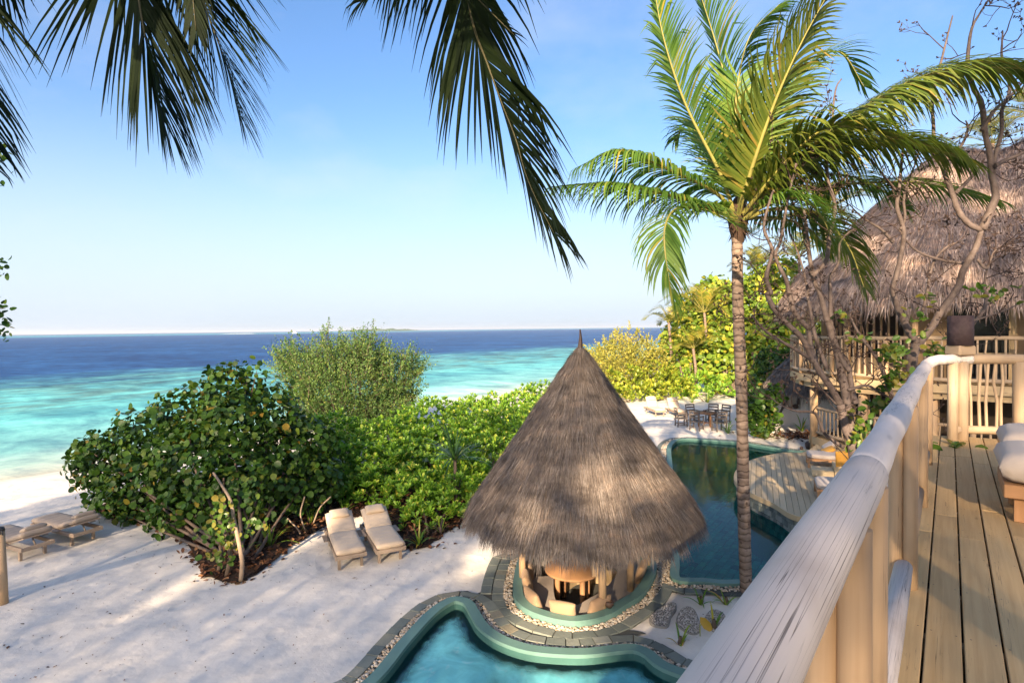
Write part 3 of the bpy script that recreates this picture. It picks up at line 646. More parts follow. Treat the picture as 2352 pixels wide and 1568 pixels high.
wat = setting(sheet('plunge_pool_water', wq, [wpl], lambda x, y: inside(wpl, x, y), lambda x, y: x * 0 - .06, 'water_small'))
wc_ = np.array([v.co[:2] for v in wat.data.vertices]); wa_ = wat.data.attributes.new('aeration', 'FLOAT', 'POINT'); wa_.data.foreach_set('value', ((seg_dist(wpl, wc_[:, 0], wc_[:, 1]) - .1) / .32).clip(0, 1).astype(np.float32))
# -- swimming pool lined with green stone tiles
pool2 = thing('swimming_pool', 'deep green tiled swimming pool curving between the pavilion and the timber deck', 'pool', (6, 16, 0))
bi = offset(BIG, -RW)
ring('rim', BIG, bi, 0.07, -0.2, 'rim', pool2, inner_to=-0.12)
n_ = len(bi); b = MB(); b.add([(*q, .02) for q in bi] + [(*q, -1.5) for q in offset(BIG, -RW - .05)], [(i, (i + 1) % n_, n_ + (i + 1) % n_, n_ + i) for i in range(n_)]); b.build('pool_wall', 'basin_dark', pool2)
flat('pool_floor', offset(BIG, -RW - .02), -1.34, 'basin_dark', pool2)
setting(flat('swimming_pool_water', offset(BIG, -RW + .01), -0.07, 'water_big'))
bin_ = offset(BIG, -RW - .05); tu = V(math.sin(.62), math.cos(.62)); tv = V(tu[1], -tu[0]); tiles = []
for i in range(-40, 60):
    for j in range(-10, 90):
        c_ = tu * (j * .3 + (i % 2) * .15) + tv * (i * .2 + 2)
        if 3 < c_[0] < 13 and 10 < c_[1] < 26: tiles.append(c_)
tiles = np.array(tiles); tiles = tiles[inside(bin_, tiles[:, 0], tiles[:, 1]) & (seg_dist(bin_, tiles[:, 0], tiles[:, 1]) > .12)]
tiles = tiles[np.argsort(tiles[:, 1])]
px_ = np.array([PX((*q, -1.3))[0] for q in tiles]); tiles = tiles[(px_ > 1380) & (px_ < 2050)]
def tile_verts(c_, z, hx, hy, th, u=tu, v=tv):
    k = [(-1, -1), (1, -1), (1, 1), (-1, 1)]; e = .012
    return [(*(c_ + u * a * hx + v * bb * hy), z - th) for a, bb in k] + [(*(c_ + u * a * (hx - e) + v * bb * (hy - e)), z) for a, bb in k]
TF = [(4, 5, 6, 7), (0, 1, 5, 4), (1, 2, 6, 5), (2, 3, 7, 6), (3, 0, 4, 7)]
tile_me = None
for c_ in tiles[:300]:
    z_ = -1.315 + random.uniform(-.006, .006)
    if tile_me is None:
        b = MB(); b.add(tile_verts(V(0, 0), 0, .143, .093, .02), TF); ob = b.build('pool_tile', 'tile'); tile_me = ob.data; ob.parent = pool2
    else: ob = bpy.data.objects.new('pool_tile', tile_me); COL.objects.link(ob); ob.parent = pool2
    ob.location = (c_[0] - pool2.location[0], c_[1] - pool2.location[1], z_)
b = MB()
for c_ in tiles[300:]: b.add(tile_verts(c_, -1.315 + random.uniform(-.006, .006), .143, .093, .02), TF)
if len(tiles) > 300: setting(b.build('pool_tiles', 'tile', pool2), 'stuff')
# -- pebble bands and slate edging
sp = np.vstack([band_spots(SMALL, .015, .18, 1050), band_spots(PIT, .015, .18, 1050, 13.2, 9), band_spots(BIG, .015, .23, 620, 30, 10.5)])
ok = ~(inside(PIT, sp[:, 0], sp[:, 1]) | inside(SMALL, sp[:, 0], sp[:, 1]) | inside(BIG, sp[:, 0], sp[:, 1]))
ok &= ~((sp[:, 0] > 9) & (sp[:, 1] < 22)); sp = sp[ok]
tag(pebbles('pebble_border', sp, .026, 'pebble', z=.012), 'bands of rounded cream pebbles set round the pools and pavilion', 'pebbles')
def path_keep(x, y):
    a, c, e = seg_dist(SMALL, x, y), seg_dist(PIT, x, y), seg_dist(BIG, x, y)
    return ((a < .40) | (c < .42) | ((a < .60) & (c < .66)) | ((e < .41) & (y > 10.5))) & ~(inside(SMALL, x, y) | inside(PIT, x, y) | inside(BIG, x, y)) & ~((x > 9) & (y < 22))
q_ = np.vstack([offset(k_, d_) + RNG.normal(0, .004, (len(k_), 2)) for k_ in (SMALL, PIT, BIG) for d_ in (.08, .16, .25, .33, .41)] + [offset(k_, d_) for k_ in (SMALL, PIT) for d_ in (.5, .6, .7, .8, .9)]); q_ = q_[~(inside(SMALL, q_[:, 0], q_[:, 1]) | inside(PIT, q_[:, 0], q_[:, 1]) | inside(BIG, q_[:, 0], q_[:, 1]))]
path = setting(sheet('slate_path', q_, [offset(SMALL, -.05), offset(PIT, -.05), offset(BIG, -.05)], path_keep, lambda x, y: x * 0 + .004, 'joint'))
pv = []
def pave_row(pl, d0, d1, ln, cond):
    a = offset(pl, d0); c = offset(pl, d1); n = len(pl); per = np.r_[0, np.cumsum(np.linalg.norm(np.diff(np.vstack([a, a[:1]]), axis=0), axis=1))]
    s = 0.0
    A = np.vstack([a, a[:1]]); C = np.vstack([c, c[:1]])
    def at(arr, q): return V(np.interp(q, per, arr[:, 0]), np.interp(q, per, arr[:, 1]))
    while s < per[-1] - .1:
        l = ln * random.uniform(.75, 1.25); e = min(s + l, per[-1]) - .008
        q = [at(A, s), at(A, e), at(C, e), at(C, s)]; cc = sum(q) / 4
        if cond(cc[0], cc[1]): pv.append(q)
        s += l
def ok_pave(x, y):
    if inside(PIT, x, y) or inside(SMALL, x, y) or (inside(BIG, x, y)): return False
    x_ = np.array([x]); y_ = np.array([y])
    return seg_dist(PIT, x_, y_)[0] > .16 and seg_dist(SMALL, x_, y_)[0] > .16 and seg_dist(BIG, x_, y_)[0] > .16 and 6 < y < 30
pave_row(SMALL, .185, .40, .3, ok_pave)
pave_row(PIT, .185, .41, .3, lambda x, y: ok_pave(x, y) and seg_dist(SMALL, np.array([x]), np.array([y]))[0] > .42 and (y < 13.4))
pave_row(PIT, .42, .64, .32, lambda x, y: ok_pave(x, y) and seg_dist(SMALL, np.array([x]), np.array([y]))[0] > .42 and x < 1.9 and y < 13)
pave_row(PIT, .65, .87, .32, lambda x, y: ok_pave(x, y) and seg_dist(SMALL, np.array([x]), np.array([y]))[0] > .42 and seg_dist(SMALL, np.array([x]), np.array([y]))[0] < .9 and x < 1.2 and y < 11)
pave_row(BIG, .235, .42, .42, lambda x, y: ok_pave(x, y) and seg_dist(PIT, np.array([x]), np.array([y]))[0] > .42 and not (x > 9 and y < 22) and y > 11)
pv.sort(key=lambda q: np.linalg.norm(sum(q) / 4))
mass = MB()
for k, q in enumerate(pv):
    q = [np.asarray(a) for a in q]; cc = sum(q) / 4; ar = np.cross(q[1] - q[0], q[2] - q[1])
    if ar < 0: q = q[::-1]
    z = .03 + random.uniform(-.006, .008); tl = V(*RNG.uniform(-.006, .006, 4))
    vs = [(*a, -.02) for a in q] + [(*(cc + (a - cc) * .955), z + tl[i]) for i, a in enumerate(q)]
    if k < 300: MB().add(vs, TF).build('paver', 'slate', path)
    else: mass.add(vs, TF)
if mass.v: setting(mass.build('pavers', 'slate', path), 'stuff')
# -- three pebble-mosaic stepping stones in the sand
def S2(x, y): return G(1205.8 + .2311 * x, 1205.8 + .2311 * y, .03)
stones = [([(1250, 900), (1330, 830), (1440, 772), (1500, 780), (1500, 830), (1455, 900), (1425, 990), (1370, 1008), (1270, 985), (1235, 940)], 'pebble stepping stone nearest the pavilion, leaning bean shape'),
          ([(1515, 900), (1560, 830), (1630, 810), (1690, 850), (1735, 960), (1735, 1060), (1660, 1078), (1560, 1030), (1505, 960)], 'middle one of three pebble stepping stones, tall rounded shape'),
          ([(1785, 920), (1850, 845), (1930, 850), (1990, 900), (2000, 990), (1960, 1060), (1890, 1070), (1800, 990)], 'pebble stepping stone nearest the log handrail, partly covered by a lily leaf')]
for pts, lab in stones:
    pl = ccw(catmull([S2(*q) for q in pts], 5, True)[:, :2]); c_ = pl.mean(0)
    st = thing('stepping_stone', lab, 'stepping stone', (*c_, 0), 'pebble stepping stones')
    MB().prism([tuple(q) for q in pl], -.05, .04).build('slab', 'mortar', st)
    lo, hi = pl.min(0), pl.max(0); s = RNG.uniform(lo, hi, (1600, 2)); s = s[inside(pl, s[:, 0], s[:, 1])]; s = s[seg_dist(pl, s[:, 0], s[:, 1]) > .02]
    keep = []
    for q in s:
        if all((q[0] - k[0]) ** 2 + (q[1] - k[1]) ** 2 > .031 ** 2 for k in keep): keep.append(q)
    pebbles('pebble_mosaic', np.array(keep), 0.0195, 'pebble_pale', st, z=.042)

# ================================================================== thatched pavilion
HC = V(1.40, 11.68, 0)
hut = thing('thatched_pavilion', 'round pavilion with a tall conical grey thatched roof beside the pools', 'pavilion', HC)
pin = offset(PIT, -RW)
ring('plaster_rim', PIT, pin, 0.12, -0.2, 'rim', hut, inner_to=-.5)
sb0, sb1 = offset(PIT, -RW - .02), offset(PIT, -RW - .62)
n_ = len(pin)
b = MB(); b.add([(*q, -.02) for q in sb0] + [(*q, -.02) for q in sb1] + [(*q, -.12) for q in sb1], [(i, (i + 1) % n_, n_ + (i + 1) % n_, n_ + i) for i in range(n_)] + [(n_ + i, n_ + (i + 1) % n_, 2 * n_ + (i + 1) % n_, 2 * n_ + i) for i in range(n_)]); b.build('seat_cushion', 'cushion_grey', hut)
b = MB(); b.add([(*q, -.12) for q in offset(PIT, -RW - .64)] + [(*q, -.6) for q in offset(PIT, -RW - .64)], [(i, (i + 1) % n_, n_ + (i + 1) % n_, n_ + i) for i in range(n_)]); b.build('bench_front', 'beam', hut)
flat('pit_floor', pin, -.56, 'joint', hut)
prof = [(0.0, 4.80), (.05, 4.78), (.16, 4.62), (.30, 4.40), (.62, 3.92), (1.24, 3.03), (1.85, 2.15), (2.22, 1.62), (2.35, 1.42), (2.28, 1.40), (1.8, 1.95), (1.1, 2.85), (.2, 4.1)]
MB().lathe(prof, HC, 48).build('thatch_roof', 'thatch_base', hut)
roof_h = hut.children[-1]
def strands(name, fn, N_, ln, wid, mt, parent, lift=0.05, jit=0.09):
    """loose straws on a roof: fn(n) gives points, downhill directions and outward normals"""
    p, d, nn = fn(N_); s = norm(np.cross(d, nn)); d = norm(d + s * RNG.normal(0, jit, (N_, 1)) + nn * RNG.normal(lift, .075, (N_, 1)))
    l = ln * RNG.uniform(.5, 1.35, (N_, 1)) * (1 + .28 * np.sin(p[:, :1] * 9 + 3 * np.sin(p[:, 1:2] * 7))); w = wid * RNG.uniform(.6, 1.4, (N_, 1)); g_ = V(0, 0, -1)[None]
    rot = RNG.uniform(-.6, .6, (N_, 1)); s = norm(s + nn * rot)
    mid = p + d * l * .55; tip = p + norm(d * 1.0 + g_ * .12) * l
    vs = np.stack([p - s * w, p + s * w, mid + s * w * .8, mid - s * w * .8, tip], 1).reshape(-1, 3)
    k = 5 * np.arange(N_)[:, None]
    fs = np.concatenate([np.c_[k, k + 1, k + 2], np.c_[k, k + 2, k + 3], np.c_[k + 3, k + 2, k + 4]])
    return np_mesh(name, vs, fs, mt, parent, 'stuff')
def cone_fn(c, pr, a0=0, a1=2 * np.pi, push=.02):
    pr = np.array(pr); r, z = pr[:, 0], pr[:, 1]; seg = np.hypot(np.diff(r), np.diff(z)); wgt = seg * (r[1:] + r[:-1]); cum = np.r_[0, np.cumsum(wgt)] / wgt.sum()
    def fn(n):
        u = RNG.random(n); q_ = RNG.random(n) < .55; nc = 11; u = np.where(q_, ((np.floor(u ** .5 * nc) + RNG.normal(0.1, .13, n)) / nc).clip(0, .999) ** 2, u); i = (np.searchsorted(cum, u) - 1).clip(0, len(seg) - 1); t = ((u - cum[i]) / (cum[i + 1] - cum[i]))
        a = RNG.uniform(a0, a1, n); rr = r[i] + (r[i + 1] - r[i]) * t; zz = z[i] + (z[i + 1] - z[i]) * t
        dr, dz = (r[i + 1] - r[i]) / seg[i], (z[i + 1] - z[i]) / seg[i]
        ca, sa = np.cos(a), np.sin(a); nn = np.stack([-dz * ca, -dz * sa, dr], 1)
        lay = (.02 * np.sin(zz * 22))[:, None]
        return np.stack([c[0] + rr * ca, c[1] + rr * sa, c[2] + zz], 1) + nn * (push + lay + RNG.uniform(0, .03, (n, 1))), np.stack([dr * ca, dr * sa, dz], 1), nn
    return fn
hp_ = [(.05, 4.78), (.16, 4.62), (.30, 4.40), (.62, 3.92), (1.24, 3.03), (1.85, 2.15), (2.22, 1.62)]
strands('thatch_straws', cone_fn(HC, hp_), 120000, .36, .0036, 'thatch', hut, jit=.13)
strands('eave_fringe', cone_fn(HC, [(2.13, 1.76), (2.35, 1.46)], push=-.02), 20000, .31, .0045, 'thatch', hut, lift=-.22, jit=.2)
MB().tube([HC + V(0, 0, 4.66), HC + V(0, 0, 4.8), HC + V(.01, 0, 5.0), HC + V(0, 0, 5.17)], [.075, .055, .03, .014], 8).build('finial', 'dark_wood', hut)
rp = [HC + V(.37 * math.cos(a), .37 * math.sin(a), 4.33 + .012 * math.sin(5 * a)) for a in np.linspace(0, 2 * math.pi, 30)]
MB().tube(rp, .014, 5).build('binding_cord', 'cord', hut)
p0 = G(1384, 1396, .1)
for q in [p0, V(.16, 11.55, 0), V(.62, 12.9, 0), V(2.3, 13.1, 0), V(2.85, 12.1, 0), V(2.3, 11.2, 0)]:
    MB().tube([(q[0], q[1], -.1), (q[0], q[1], .8), (q[0], q[1], 2.3)], .072, 10, wob=.03).build('post', 'pole', hut)
for (a, c) in [((.16, 11.55), tuple(p0[:2])), ((.62, 12.9), (.16, 11.55)), ((2.85, 12.1), (2.3, 13.1))]:
    MB().tube([(*a, 2.0), ((a[0] + c[0]) / 2, (a[1] + c[1]) / 2, 2.02), (*c, 2.0)], .05, 8).build('ring_beam', 'pole', hut)
# little wooden box on the post, candle lamp
q = p0 + V(-.13, .03, .75); MB().abox(q[0] - .05, q[0] + .05, q[1] - .06, q[1] + .06, q[2] - .16, q[2] + .12).build('lamp_box', 'pole', hut)
# table in the pit
TC = V(1.20, 11.72, 0)
tb = thing('pavilion_table', 'round pine table low inside the thatched pavilion', 'table', (*TC[:2], -.56))
MB().lathe([(0, .215), (.56, .215), (.575, .20), (.57, .17), (.54, .16), (0, .16)], TC, 32).build('tabletop', 'redwood', tb)
for a in (.4, 2.0, 3.6, 5.2): MB().tube([TC + V(.36 * math.cos(a), .36 * math.sin(a), -.56), TC + V(.36 * math.cos(a), .36 * math.sin(a), .16)], .055, 8).build('leg', 'redwood', tb)
# loose back cushions along the rim
def S2w(x, y, z): return G(1205.8 + .2311 * x, 1205.8 + .2311 * y, z)
cush = [(S2w(150, 745, .1), 'tan back cushion at the lower left of the pavilion rim, tilted'), (S2w(425, 815, .1), 'tan back cushion at the front middle of the pavilion rim, sunlit'),
        (S2w(645, 770, .1), 'tan back cushion leaning on the front pavilion post'), (S2w(35, 590, .1), 'tan back cushion at the left pavilion rim, second from the post'),
        (S2w(25, 430, .1), 'tan back cushion beside the left pavilion post'), (S2w(1150, 470, .1), 'large tan cushion at the right of the pavilion seat'),
        (S2w(1085, 420, .15), 'tan cushion behind the large right cushion under the thatch')]
for q, lab in cush:
    k = int(np.argmin(((pin - q[:2]) ** 2).sum(1))); t2 = norm(pin[(k + 2) % n_] - pin[k - 2]); nin = V(-t2[1], t2[0])
    c0 = pin[k] + nin * .1; X = V(*t2, 0) * .25; up = norm(V(*(-nin * .32), 1.0)); Y = up * .21; Z = np.cross(X, Y); Z = Z / np.linalg.norm(Z) * .085
    tag(MB().pillow((*c0, .12), X, Y, Z, 9, 4).build('cushion', 'cushion_tan', None, merge=True), lab, 'cushion', 'back cushions in the pavilion')
q = S2w(836, 818, .12); t = thing('coconut_bowl', 'small brown coconut shell bowl on the plaster rim beside the pavilion post', 'bowl', (q[0], q[1], .12))
MB().lathe([(0, .0), (.05, .01), (.085, .06), (.085, .11), (.07, .13), (.05, .125), (.055, .09), (0, .06)], (q[0], q[1], .12), 16).build('shell', 'dark_wood', t)
MB().lathe([(0, .095), (.05, .095)], (q[0], q[1], .12), 12).build('sand_fill', 'redwood', t)

# ================================================================== timber pool deck on a stone drum
DZ = .45
dk = [G(*q, DZ)[:2] for q in [(1850, 1037), (1800, 1039), (1755, 1047), (1718, 1059), (1695, 1075), (1686, 1090), (1690, 1107), (1720, 1129), (1775, 1155), (1850, 1189)]] + [V(9.3, 13.9), V(10.6, 13.3), V(13.5, 15.2), V(16, 19), V(15.2, 22.6), V(13.2, 23.6)]
DK = ccw(catmull([V(*q, 0) for q in dk], 6, True)[:, :2])
deck = thing('pool_deck', 'rounded timber pool deck of pale planks on a curved stone drum', 'deck', (11, 18, 0))
ang = math.atan((1746 - 1176) / FP); du = V(math.sin(ang), math.cos(ang)); dv = V(du[1], -du[0])
def board_cuts(pl, w, gap, u, v):
    """planks along u filling an outline: list of 4-corner plan polygons"""
    s = pl @ v; out_ = []; n = len(pl)
    def hits(sv):
        r = []
        for i in range(n):
            a, b_ = s[i] - sv, s[(i + 1) % n] - sv
            if (a > 0) != (b_ > 0): r.append((pl[i] + (pl[(i + 1) % n] - pl[i]) * a / (a - b_)) @ u)
        return sorted(r)
    x = s.min() + .01
    while x + w < s.max():
        h0, h1 = hits(x), hits(x + w)
        if len(h0) >= 2 and len(h1) >= 2: out_.append([u * h0[0] + v * x, u * h0[-1] + v * x, u * h1[-1] + v * (x + w), u * h1[0] + v * (x + w)])
        x += w + gap
    return out_
for q in board_cuts(offset(DK, -.03), .142, .01, du, dv):
    q = [np.asarray(a) for a in q]; b = MB(); z0, z1 = DZ - .035, DZ + random.uniform(-.002, .003)
    vs = [(*a, z0) for a in q] + [(*a, z1) for a in q]; ru, rv = random.uniform(0, 9), random.uniform(0, 9)
    uv = [(ru + a @ dv, rv + a @ du) for a in q]
    b.add(vs, [(7, 6, 5, 4), (0, 1, 5, 4), (1, 2, 6, 5), (2, 3, 7, 6), (3, 0, 4, 7)], [[uv[3], uv[2], uv[1], uv[0]]] + [[uv[0]] * 4] * 4); b.build('plank', 'deck', deck)
n_ = len(DK); dd = offset(DK, -.035); b = MB()
vs = [(*q, DZ + .006) for q in DK] + [(*q, DZ - .13) for q in DK] + [(*q, DZ + .006) for q in dd] + [(*q, DZ - .13) for q in dd]; fs = []
for i in range(n_):
    j = (i + 1) % n_; fs += [(i, n_ + i, n_ + j, j), (i, j, 2 * n_ + j, 2 * n_ + i), (n_ + i, 3 * n_ + i, 3 * n_ + j, n_ + j)]
b.add(vs, fs).build('fascia', 'deck', deck)
dw_ = offset(DK, -.10); b = MB(); b.add([(*q, DZ - .06) for q in dw_] + [(*q, -1.4) for q in dw_], [(i, n_ + i, n_ + (i + 1) % n_, (i + 1) % n_) for i in range(n_)]); b.build('drum_wall', 'joint', deck)
dwr = resample(np.vstack([dw_, dw_[:1]]), .165); cnt = 0; more = MB()
for r_ in range(5):
    zt = DZ - .13 - r_ * .155
    for i in range(len(dwr) - 1):
        a, c = dwr[i], dwr[i + 1]; mid = (a + c) / 2
        if not (mid[1] < 18.6 and mid[0] < 10.2): continue
        t2 = norm(c - a); no = V(t2[1], -t2[0]); sft = t2 * (.08 if r_ % 2 else 0); th = .03 + random.uniform(-.008, .008)
        q0_, q1_ = a + sft + t2 * .005, c + sft - t2 * .005; zb, z1 = zt - .148, zt
        vs = [(*q0_, zb), (*q1_, zb), (*q1_, z1), (*q0_, z1)] + [(*(q + no * th), z) for q, z in ((q0_ + t2 * .006, zb + .006), (q1_ - t2 * .006, zb + .006), (q1_ - t2 * .006, z1 - .006), (q0_ + t2 * .006, z1 - .006))]
        if zt > -.25 and cnt < 300: MB().add(vs, TF).build('wall_stone', 'wallstone', deck); cnt += 1
        else: more.add(vs, TF)
if more.v: setting(more.build('lower_wall_stones', 'wallstone', deck), 'stuff')
# two daybeds and the steps on the deck
def daybed(c, u, lab, L_=1.9, W_=.85):
    v = V(u[1], -u[0]); t = thing('daybed', lab, 'daybed', (*c, DZ + .003)); U3, V3 = V(*u, 0), V(*v, 0); c3 = V(*c, DZ + .003)
    for a in (0, 1):
        for d in (0, 1): MB().box(c3 + U3 * (.04 + a * (W_ - .08)) + V3 * (.04 + d * (L_ - .08)) + V(0, 0, .15), U3 * .035, V3 * .035, V(0, 0, .15)).build('leg', 'redwood', t)
    MB().box(c3 + U3 * W_ / 2 + V3 * L_ / 2 + V(0, 0, .27), U3 * W_ / 2, V3 * L_ / 2, V(0, 0, .045)).build('frame', 'redwood', t, bevel=.006)
    MB().cube_soft(c3 + U3 * W_ / 2 + V3 * L_ / 2 + V(0, 0, .38), U3 * (W_ / 2 - .01), V3 * (L_ / 2 - .01), V(0, 0, .07), 6, 10).build('mattress', 'cushion_deck', t, merge=True)
    return t
d1 = G(1855, 1074, DZ)[:2]; d2 = G(1877, 1152, DZ)[:2]
daybed(d1, du, 'farther daybed with pale cushion and a yellow pillow on the pool deck'); daybed(d2, du, 'nearer daybed with pale cushion on the pool deck, half behind the log handrail', 1.9, 1.15)
s1 = d1 + dv * .35 - du * .75
st = thing('deck_step', 'low pine step block between the two daybeds on the pool deck', 'step', (*s1, DZ))
for k in range(4): MB().box(V(*(s1 + du * (.0) + dv * (.0) + du * (k * .15 - .3)), DZ + .11), V(*du, 0) * .07, V(*dv, 0) * .3, V(0, 0, .10)).build('plank', 'deck', st, bevel=.005)
st2 = s1 + dv * .62
st = thing('deck_step', 'taller pine step block behind the low one on the pool deck', 'step', (*st2, DZ))
for k in range(5): MB().box(V(*(st2 + du * (k * .15 - .3)), DZ + .19), V(*du, 0) * .07, V(*dv, 0) * .3, V(0, 0, .18)).build('plank', 'deck', st, bevel=.005)
def px_pillow(px, py, y, w, h, mt, lab, tilt=(0.3, 0, 1), grp=None, yaw=(1, .2, 0), th=.07):
    c = D(px, py, y); X = norm(V(*yaw)) * w / 2; Y = norm(V(*tilt)); Y = norm(Y - norm(X) * (Y @ norm(X))) * h / 2; Z = norm(np.cross(X, Y)) * th
    return tag(MB().pillow(c, X, Y, Z, 9, 4).build('pillow', mt, None, merge=True), lab, 'pillow', grp)
px_pillow(1901, 1034, d1[1] + .55, .5, .45, 'cushion_orange', 'saffron yellow pillow propped on the farther daybed', (.9, .1, .5), 'pillows on the daybeds', yaw=(.35, 1, .1))
px_pillow(1905, 1022, d1[1] + .85, .5, .5, 'cushion_deck', 'pale pillow behind the yellow pillow on the farther daybed', (.9, .1, .6), 'pillows on the daybeds', yaw=(.35, 1, .1))
px_pillow(1934, 1053, d2[1] + 1.3, .45, .45, 'cushion_orange', 'yellow pillow just above the log handrail, beside the tree trunk', (.2, .1, 1), 'pillows on the daybeds', yaw=(1, .3, 0))
# clay jars on the pool edge
for px, py, r, lab in [(1859, 1029, .17, 'dark clay jar with a round hole beside the pool edge and house post'), (1841, 1031, .07, 'small dark clay ball next to the jar at the pool edge')]:
    q = G(px, py, .05); MB_ = MB().lathe([(0, 0), (r * .75, 0), (r, r * .7), (r * .95, r * 1.4), (r * .6, r * 1.85), (r * .4, r * 1.9), (r * .38, r * 1.6), (0, r * 1.5)], (q[0], q[1], .03), 16)
    tag(MB_.build('clay_jar', 'terracotta'), lab, 'jar')
# ================================================================== big thatched house on the right
C1 = V(17.5, 22.8); hu = norm(V(.79, -.61)); nf = V(-hu[1] * -1, 0); nf = V(-.61, -.79); nf = norm(nf); nb = -nf
HFZ, HRZ = 3.22, 4.76
house = thing('thatched_house', 'large two-storey house with a rounded brown thatched roof and a curved balcony', 'house', (*C1, 0))
A0, A1 = math.atan2(nb[1], nb[0]), math.atan2(nf[1], nf[0]) % (2 * math.pi)
def hplan(r, a0=A0, a1=A1, ext=13.0, n=30, back=False):
    """plan line at distance r: round end, then straight along the front"""
    a = np.linspace(a0, a1, n); q = [C1 + r * V(math.cos(k), math.sin(k)) for k in a]
    q += [C1 + nf * r + hu * t for t in np.linspace(.5, ext, 14)]
    if back: q = [C1 + nb * r + hu * t for t in np.linspace(ext, .5, 14)] + q
    return np.array(q)
hprof = [(0.02, 12.05), (.45, 11.92), (.96, 11.50), (2.65, 9.89), (3.93, 8.62), (5.1, 7.54), (5.85, 6.45), (6.15, 6.02), (5.9, 6.0), (5.0, 7.0), (3.0, 8.9)]
rows = []; vs = []
for r, z in hprof:
    q = hplan(r, back=True); t = ((q - C1) @ hu).clip(0, None); w = (z - 6) / 6
    zz = z + w * (-.42 * np.exp(-((t - 1.5) / .8) ** 2) + .25 * (t / 3).clip(0, 1)) ; vs += [(*q[i], zz[i]) for i in range(len(q))]
m_ = len(q); fs = [(i * m_ + k, i * m_ + k + 1, (i + 1) * m_ + k + 1, (i + 1) * m_ + k) for i in range(len(hprof) - 1) for k in range(m_ - 1)]
b = MB(); b.add(vs, fs, None, True); b.build('thatch_roof', 'thatch_base', house)
def house_fn(prof_, push=.03):
    pr = np.array(prof_); r, z = pr[:, 0], pr[:, 1]; seg = np.hypot(np.diff(r), np.diff(z))
    def fn(n):
        wg = seg * ((r[1:] + r[:-1]) / 2 + 1.2); cum = np.r_[0, np.cumsum(wg)] / wg.sum(); u = RNG.random(n); i = (np.searchsorted(cum, u) - 1).clip(0, len(seg) - 1); t = (u - cum[i]) / (cum[i + 1] - cum[i])
        rr = r[i] + (r[i + 1] - r[i]) * t; zz = z[i] + (z[i + 1] - z[i]) * t; st = RNG.random(n) < 4.0 / (4.0 + rr * 2.4)
        a = RNG.uniform(A0 + .5, A1, n); a = np.where(st, A1, a); tt = np.where(st, RNG.uniform(0, 5.0, n), 0)
        w = (zz - 6) / 6; zz = zz + w * (-.42 * np.exp(-((tt - 1.5) / .8) ** 2) + .25 * (tt / 3).clip(0, 1))
        ca, sa = np.cos(a), np.sin(a); dr, dz = (r[i + 1] - r[i]) / seg[i], (z[i + 1] - z[i]) / seg[i]; nn = np.stack([-dz * ca, -dz * sa, dr], 1)
        p = np.stack([C1[0] + rr * ca + hu[0] * tt, C1[1] + rr * sa + hu[1] * tt, zz], 1)
        return p + nn * (push + .025 * np.sin(zz * 14 + 3 * np.sin(a * 5))[:, None] + RNG.uniform(0, .05, (n, 1))), np.stack([dr * ca, dr * sa, dz], 1), nn
    return fn
strands('thatch_straws', house_fn(hprof[:7]), 80000, .62, .012, 'thatch_house', house, jit=.22)
strands('eave_fringe', house_fn([(5.75, 6.65), (6.15, 6.02)], -.02), 12000, .62, .012, 'thatch_house', house, lift=-.25, jit=.25)
# walls, posts, slats, windows
def wall_arc(name, r, a0, a1, z0, z1, mt, th=.12, n=8):
    a = np.radians(np.linspace(a0, a1, n)); b = MB()
    q = [(*(C1 + rr * V(math.cos(k), math.sin(k))), z) for rr in (r, r - th) for z in (z0, z1) for k in a]
    fs = []
    for k in range(n - 1): fs += [(k, k + 1, n + k + 1, n + k), (2 * n + k + 1, 2 * n + k, 3 * n + k, 3 * n + k + 1), (n + k, n + k + 1, 3 * n + k + 1, 3 * n + k)]
    fs += [(0, n, 3 * n, 2 * n), (n - 1, 3 * n - 1, 4 * n - 1, 2 * n - 1)]
    return b.add(q, fs).build(name, mt, house)
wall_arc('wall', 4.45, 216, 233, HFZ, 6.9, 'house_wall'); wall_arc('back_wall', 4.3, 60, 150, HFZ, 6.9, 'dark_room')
wall_arc('sill_beam', 4.5, 150, 216, HFZ, HFZ + .75, 'beam', .1, 14); wall_arc('lintel', 4.5, 150, 216, 6.15, 6.9, 'house_wall', .1, 14)
for a in np.arange(152, 216, 3.4):
    q = C1 + 4.45 * V(math.cos(math.radians(a)), math.sin(math.radians(a))); MB().tube([(*q, HFZ + .75), (*q, 6.2)], .04, 6).build('slat', 'pole', house)
def hp2(t, off): return C1 + hu * t + nf * off
def hwall(name, t0, t1, off, z0, z1, mt, th=.12):
    c = (hp2(t0, off) + hp2(t1, off)) / 2; return MB().box((*c, (z0 + z1) / 2), V(*hu, 0) * (t1 - t0) / 2, V(*nf, 0) * th / 2, V(0, 0, (z1 - z0) / 2)).build(name, mt, house)
hwall('window_pane', .12, 1.55, 4.40, HFZ + .12, 6.2, 'glass', .03); hwall('door_frame', 1.55, 1.75, 4.44, HFZ, 6.9, 'beam', .2); hwall('wall', 1.75, 2.6, 4.42, HFZ, 6.9, 'house_wall')
hwall('window_pane', 2.6, 8, 4.40, HFZ + .12, 6.2, 'glass', .03); hwall('window_frame', .06, 8, 4.46, HFZ + .95, HFZ + 1.02, 'beam', .05); hwall('window_frame', -.02, .1, 4.44, HFZ, 6.9, 'beam', .14)
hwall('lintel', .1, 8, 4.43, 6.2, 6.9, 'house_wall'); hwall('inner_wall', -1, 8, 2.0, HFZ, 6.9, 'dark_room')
for a in (140, 168, 196, 222):
    q = C1 + 5.1 * V(math.cos(math.radians(a)), math.sin(math.radians(a))); MB().tube([(*q, HFZ), (*q, 4.8), (*q, 6.9)], .12, 10, wob=.03).build('post', 'pole', house)
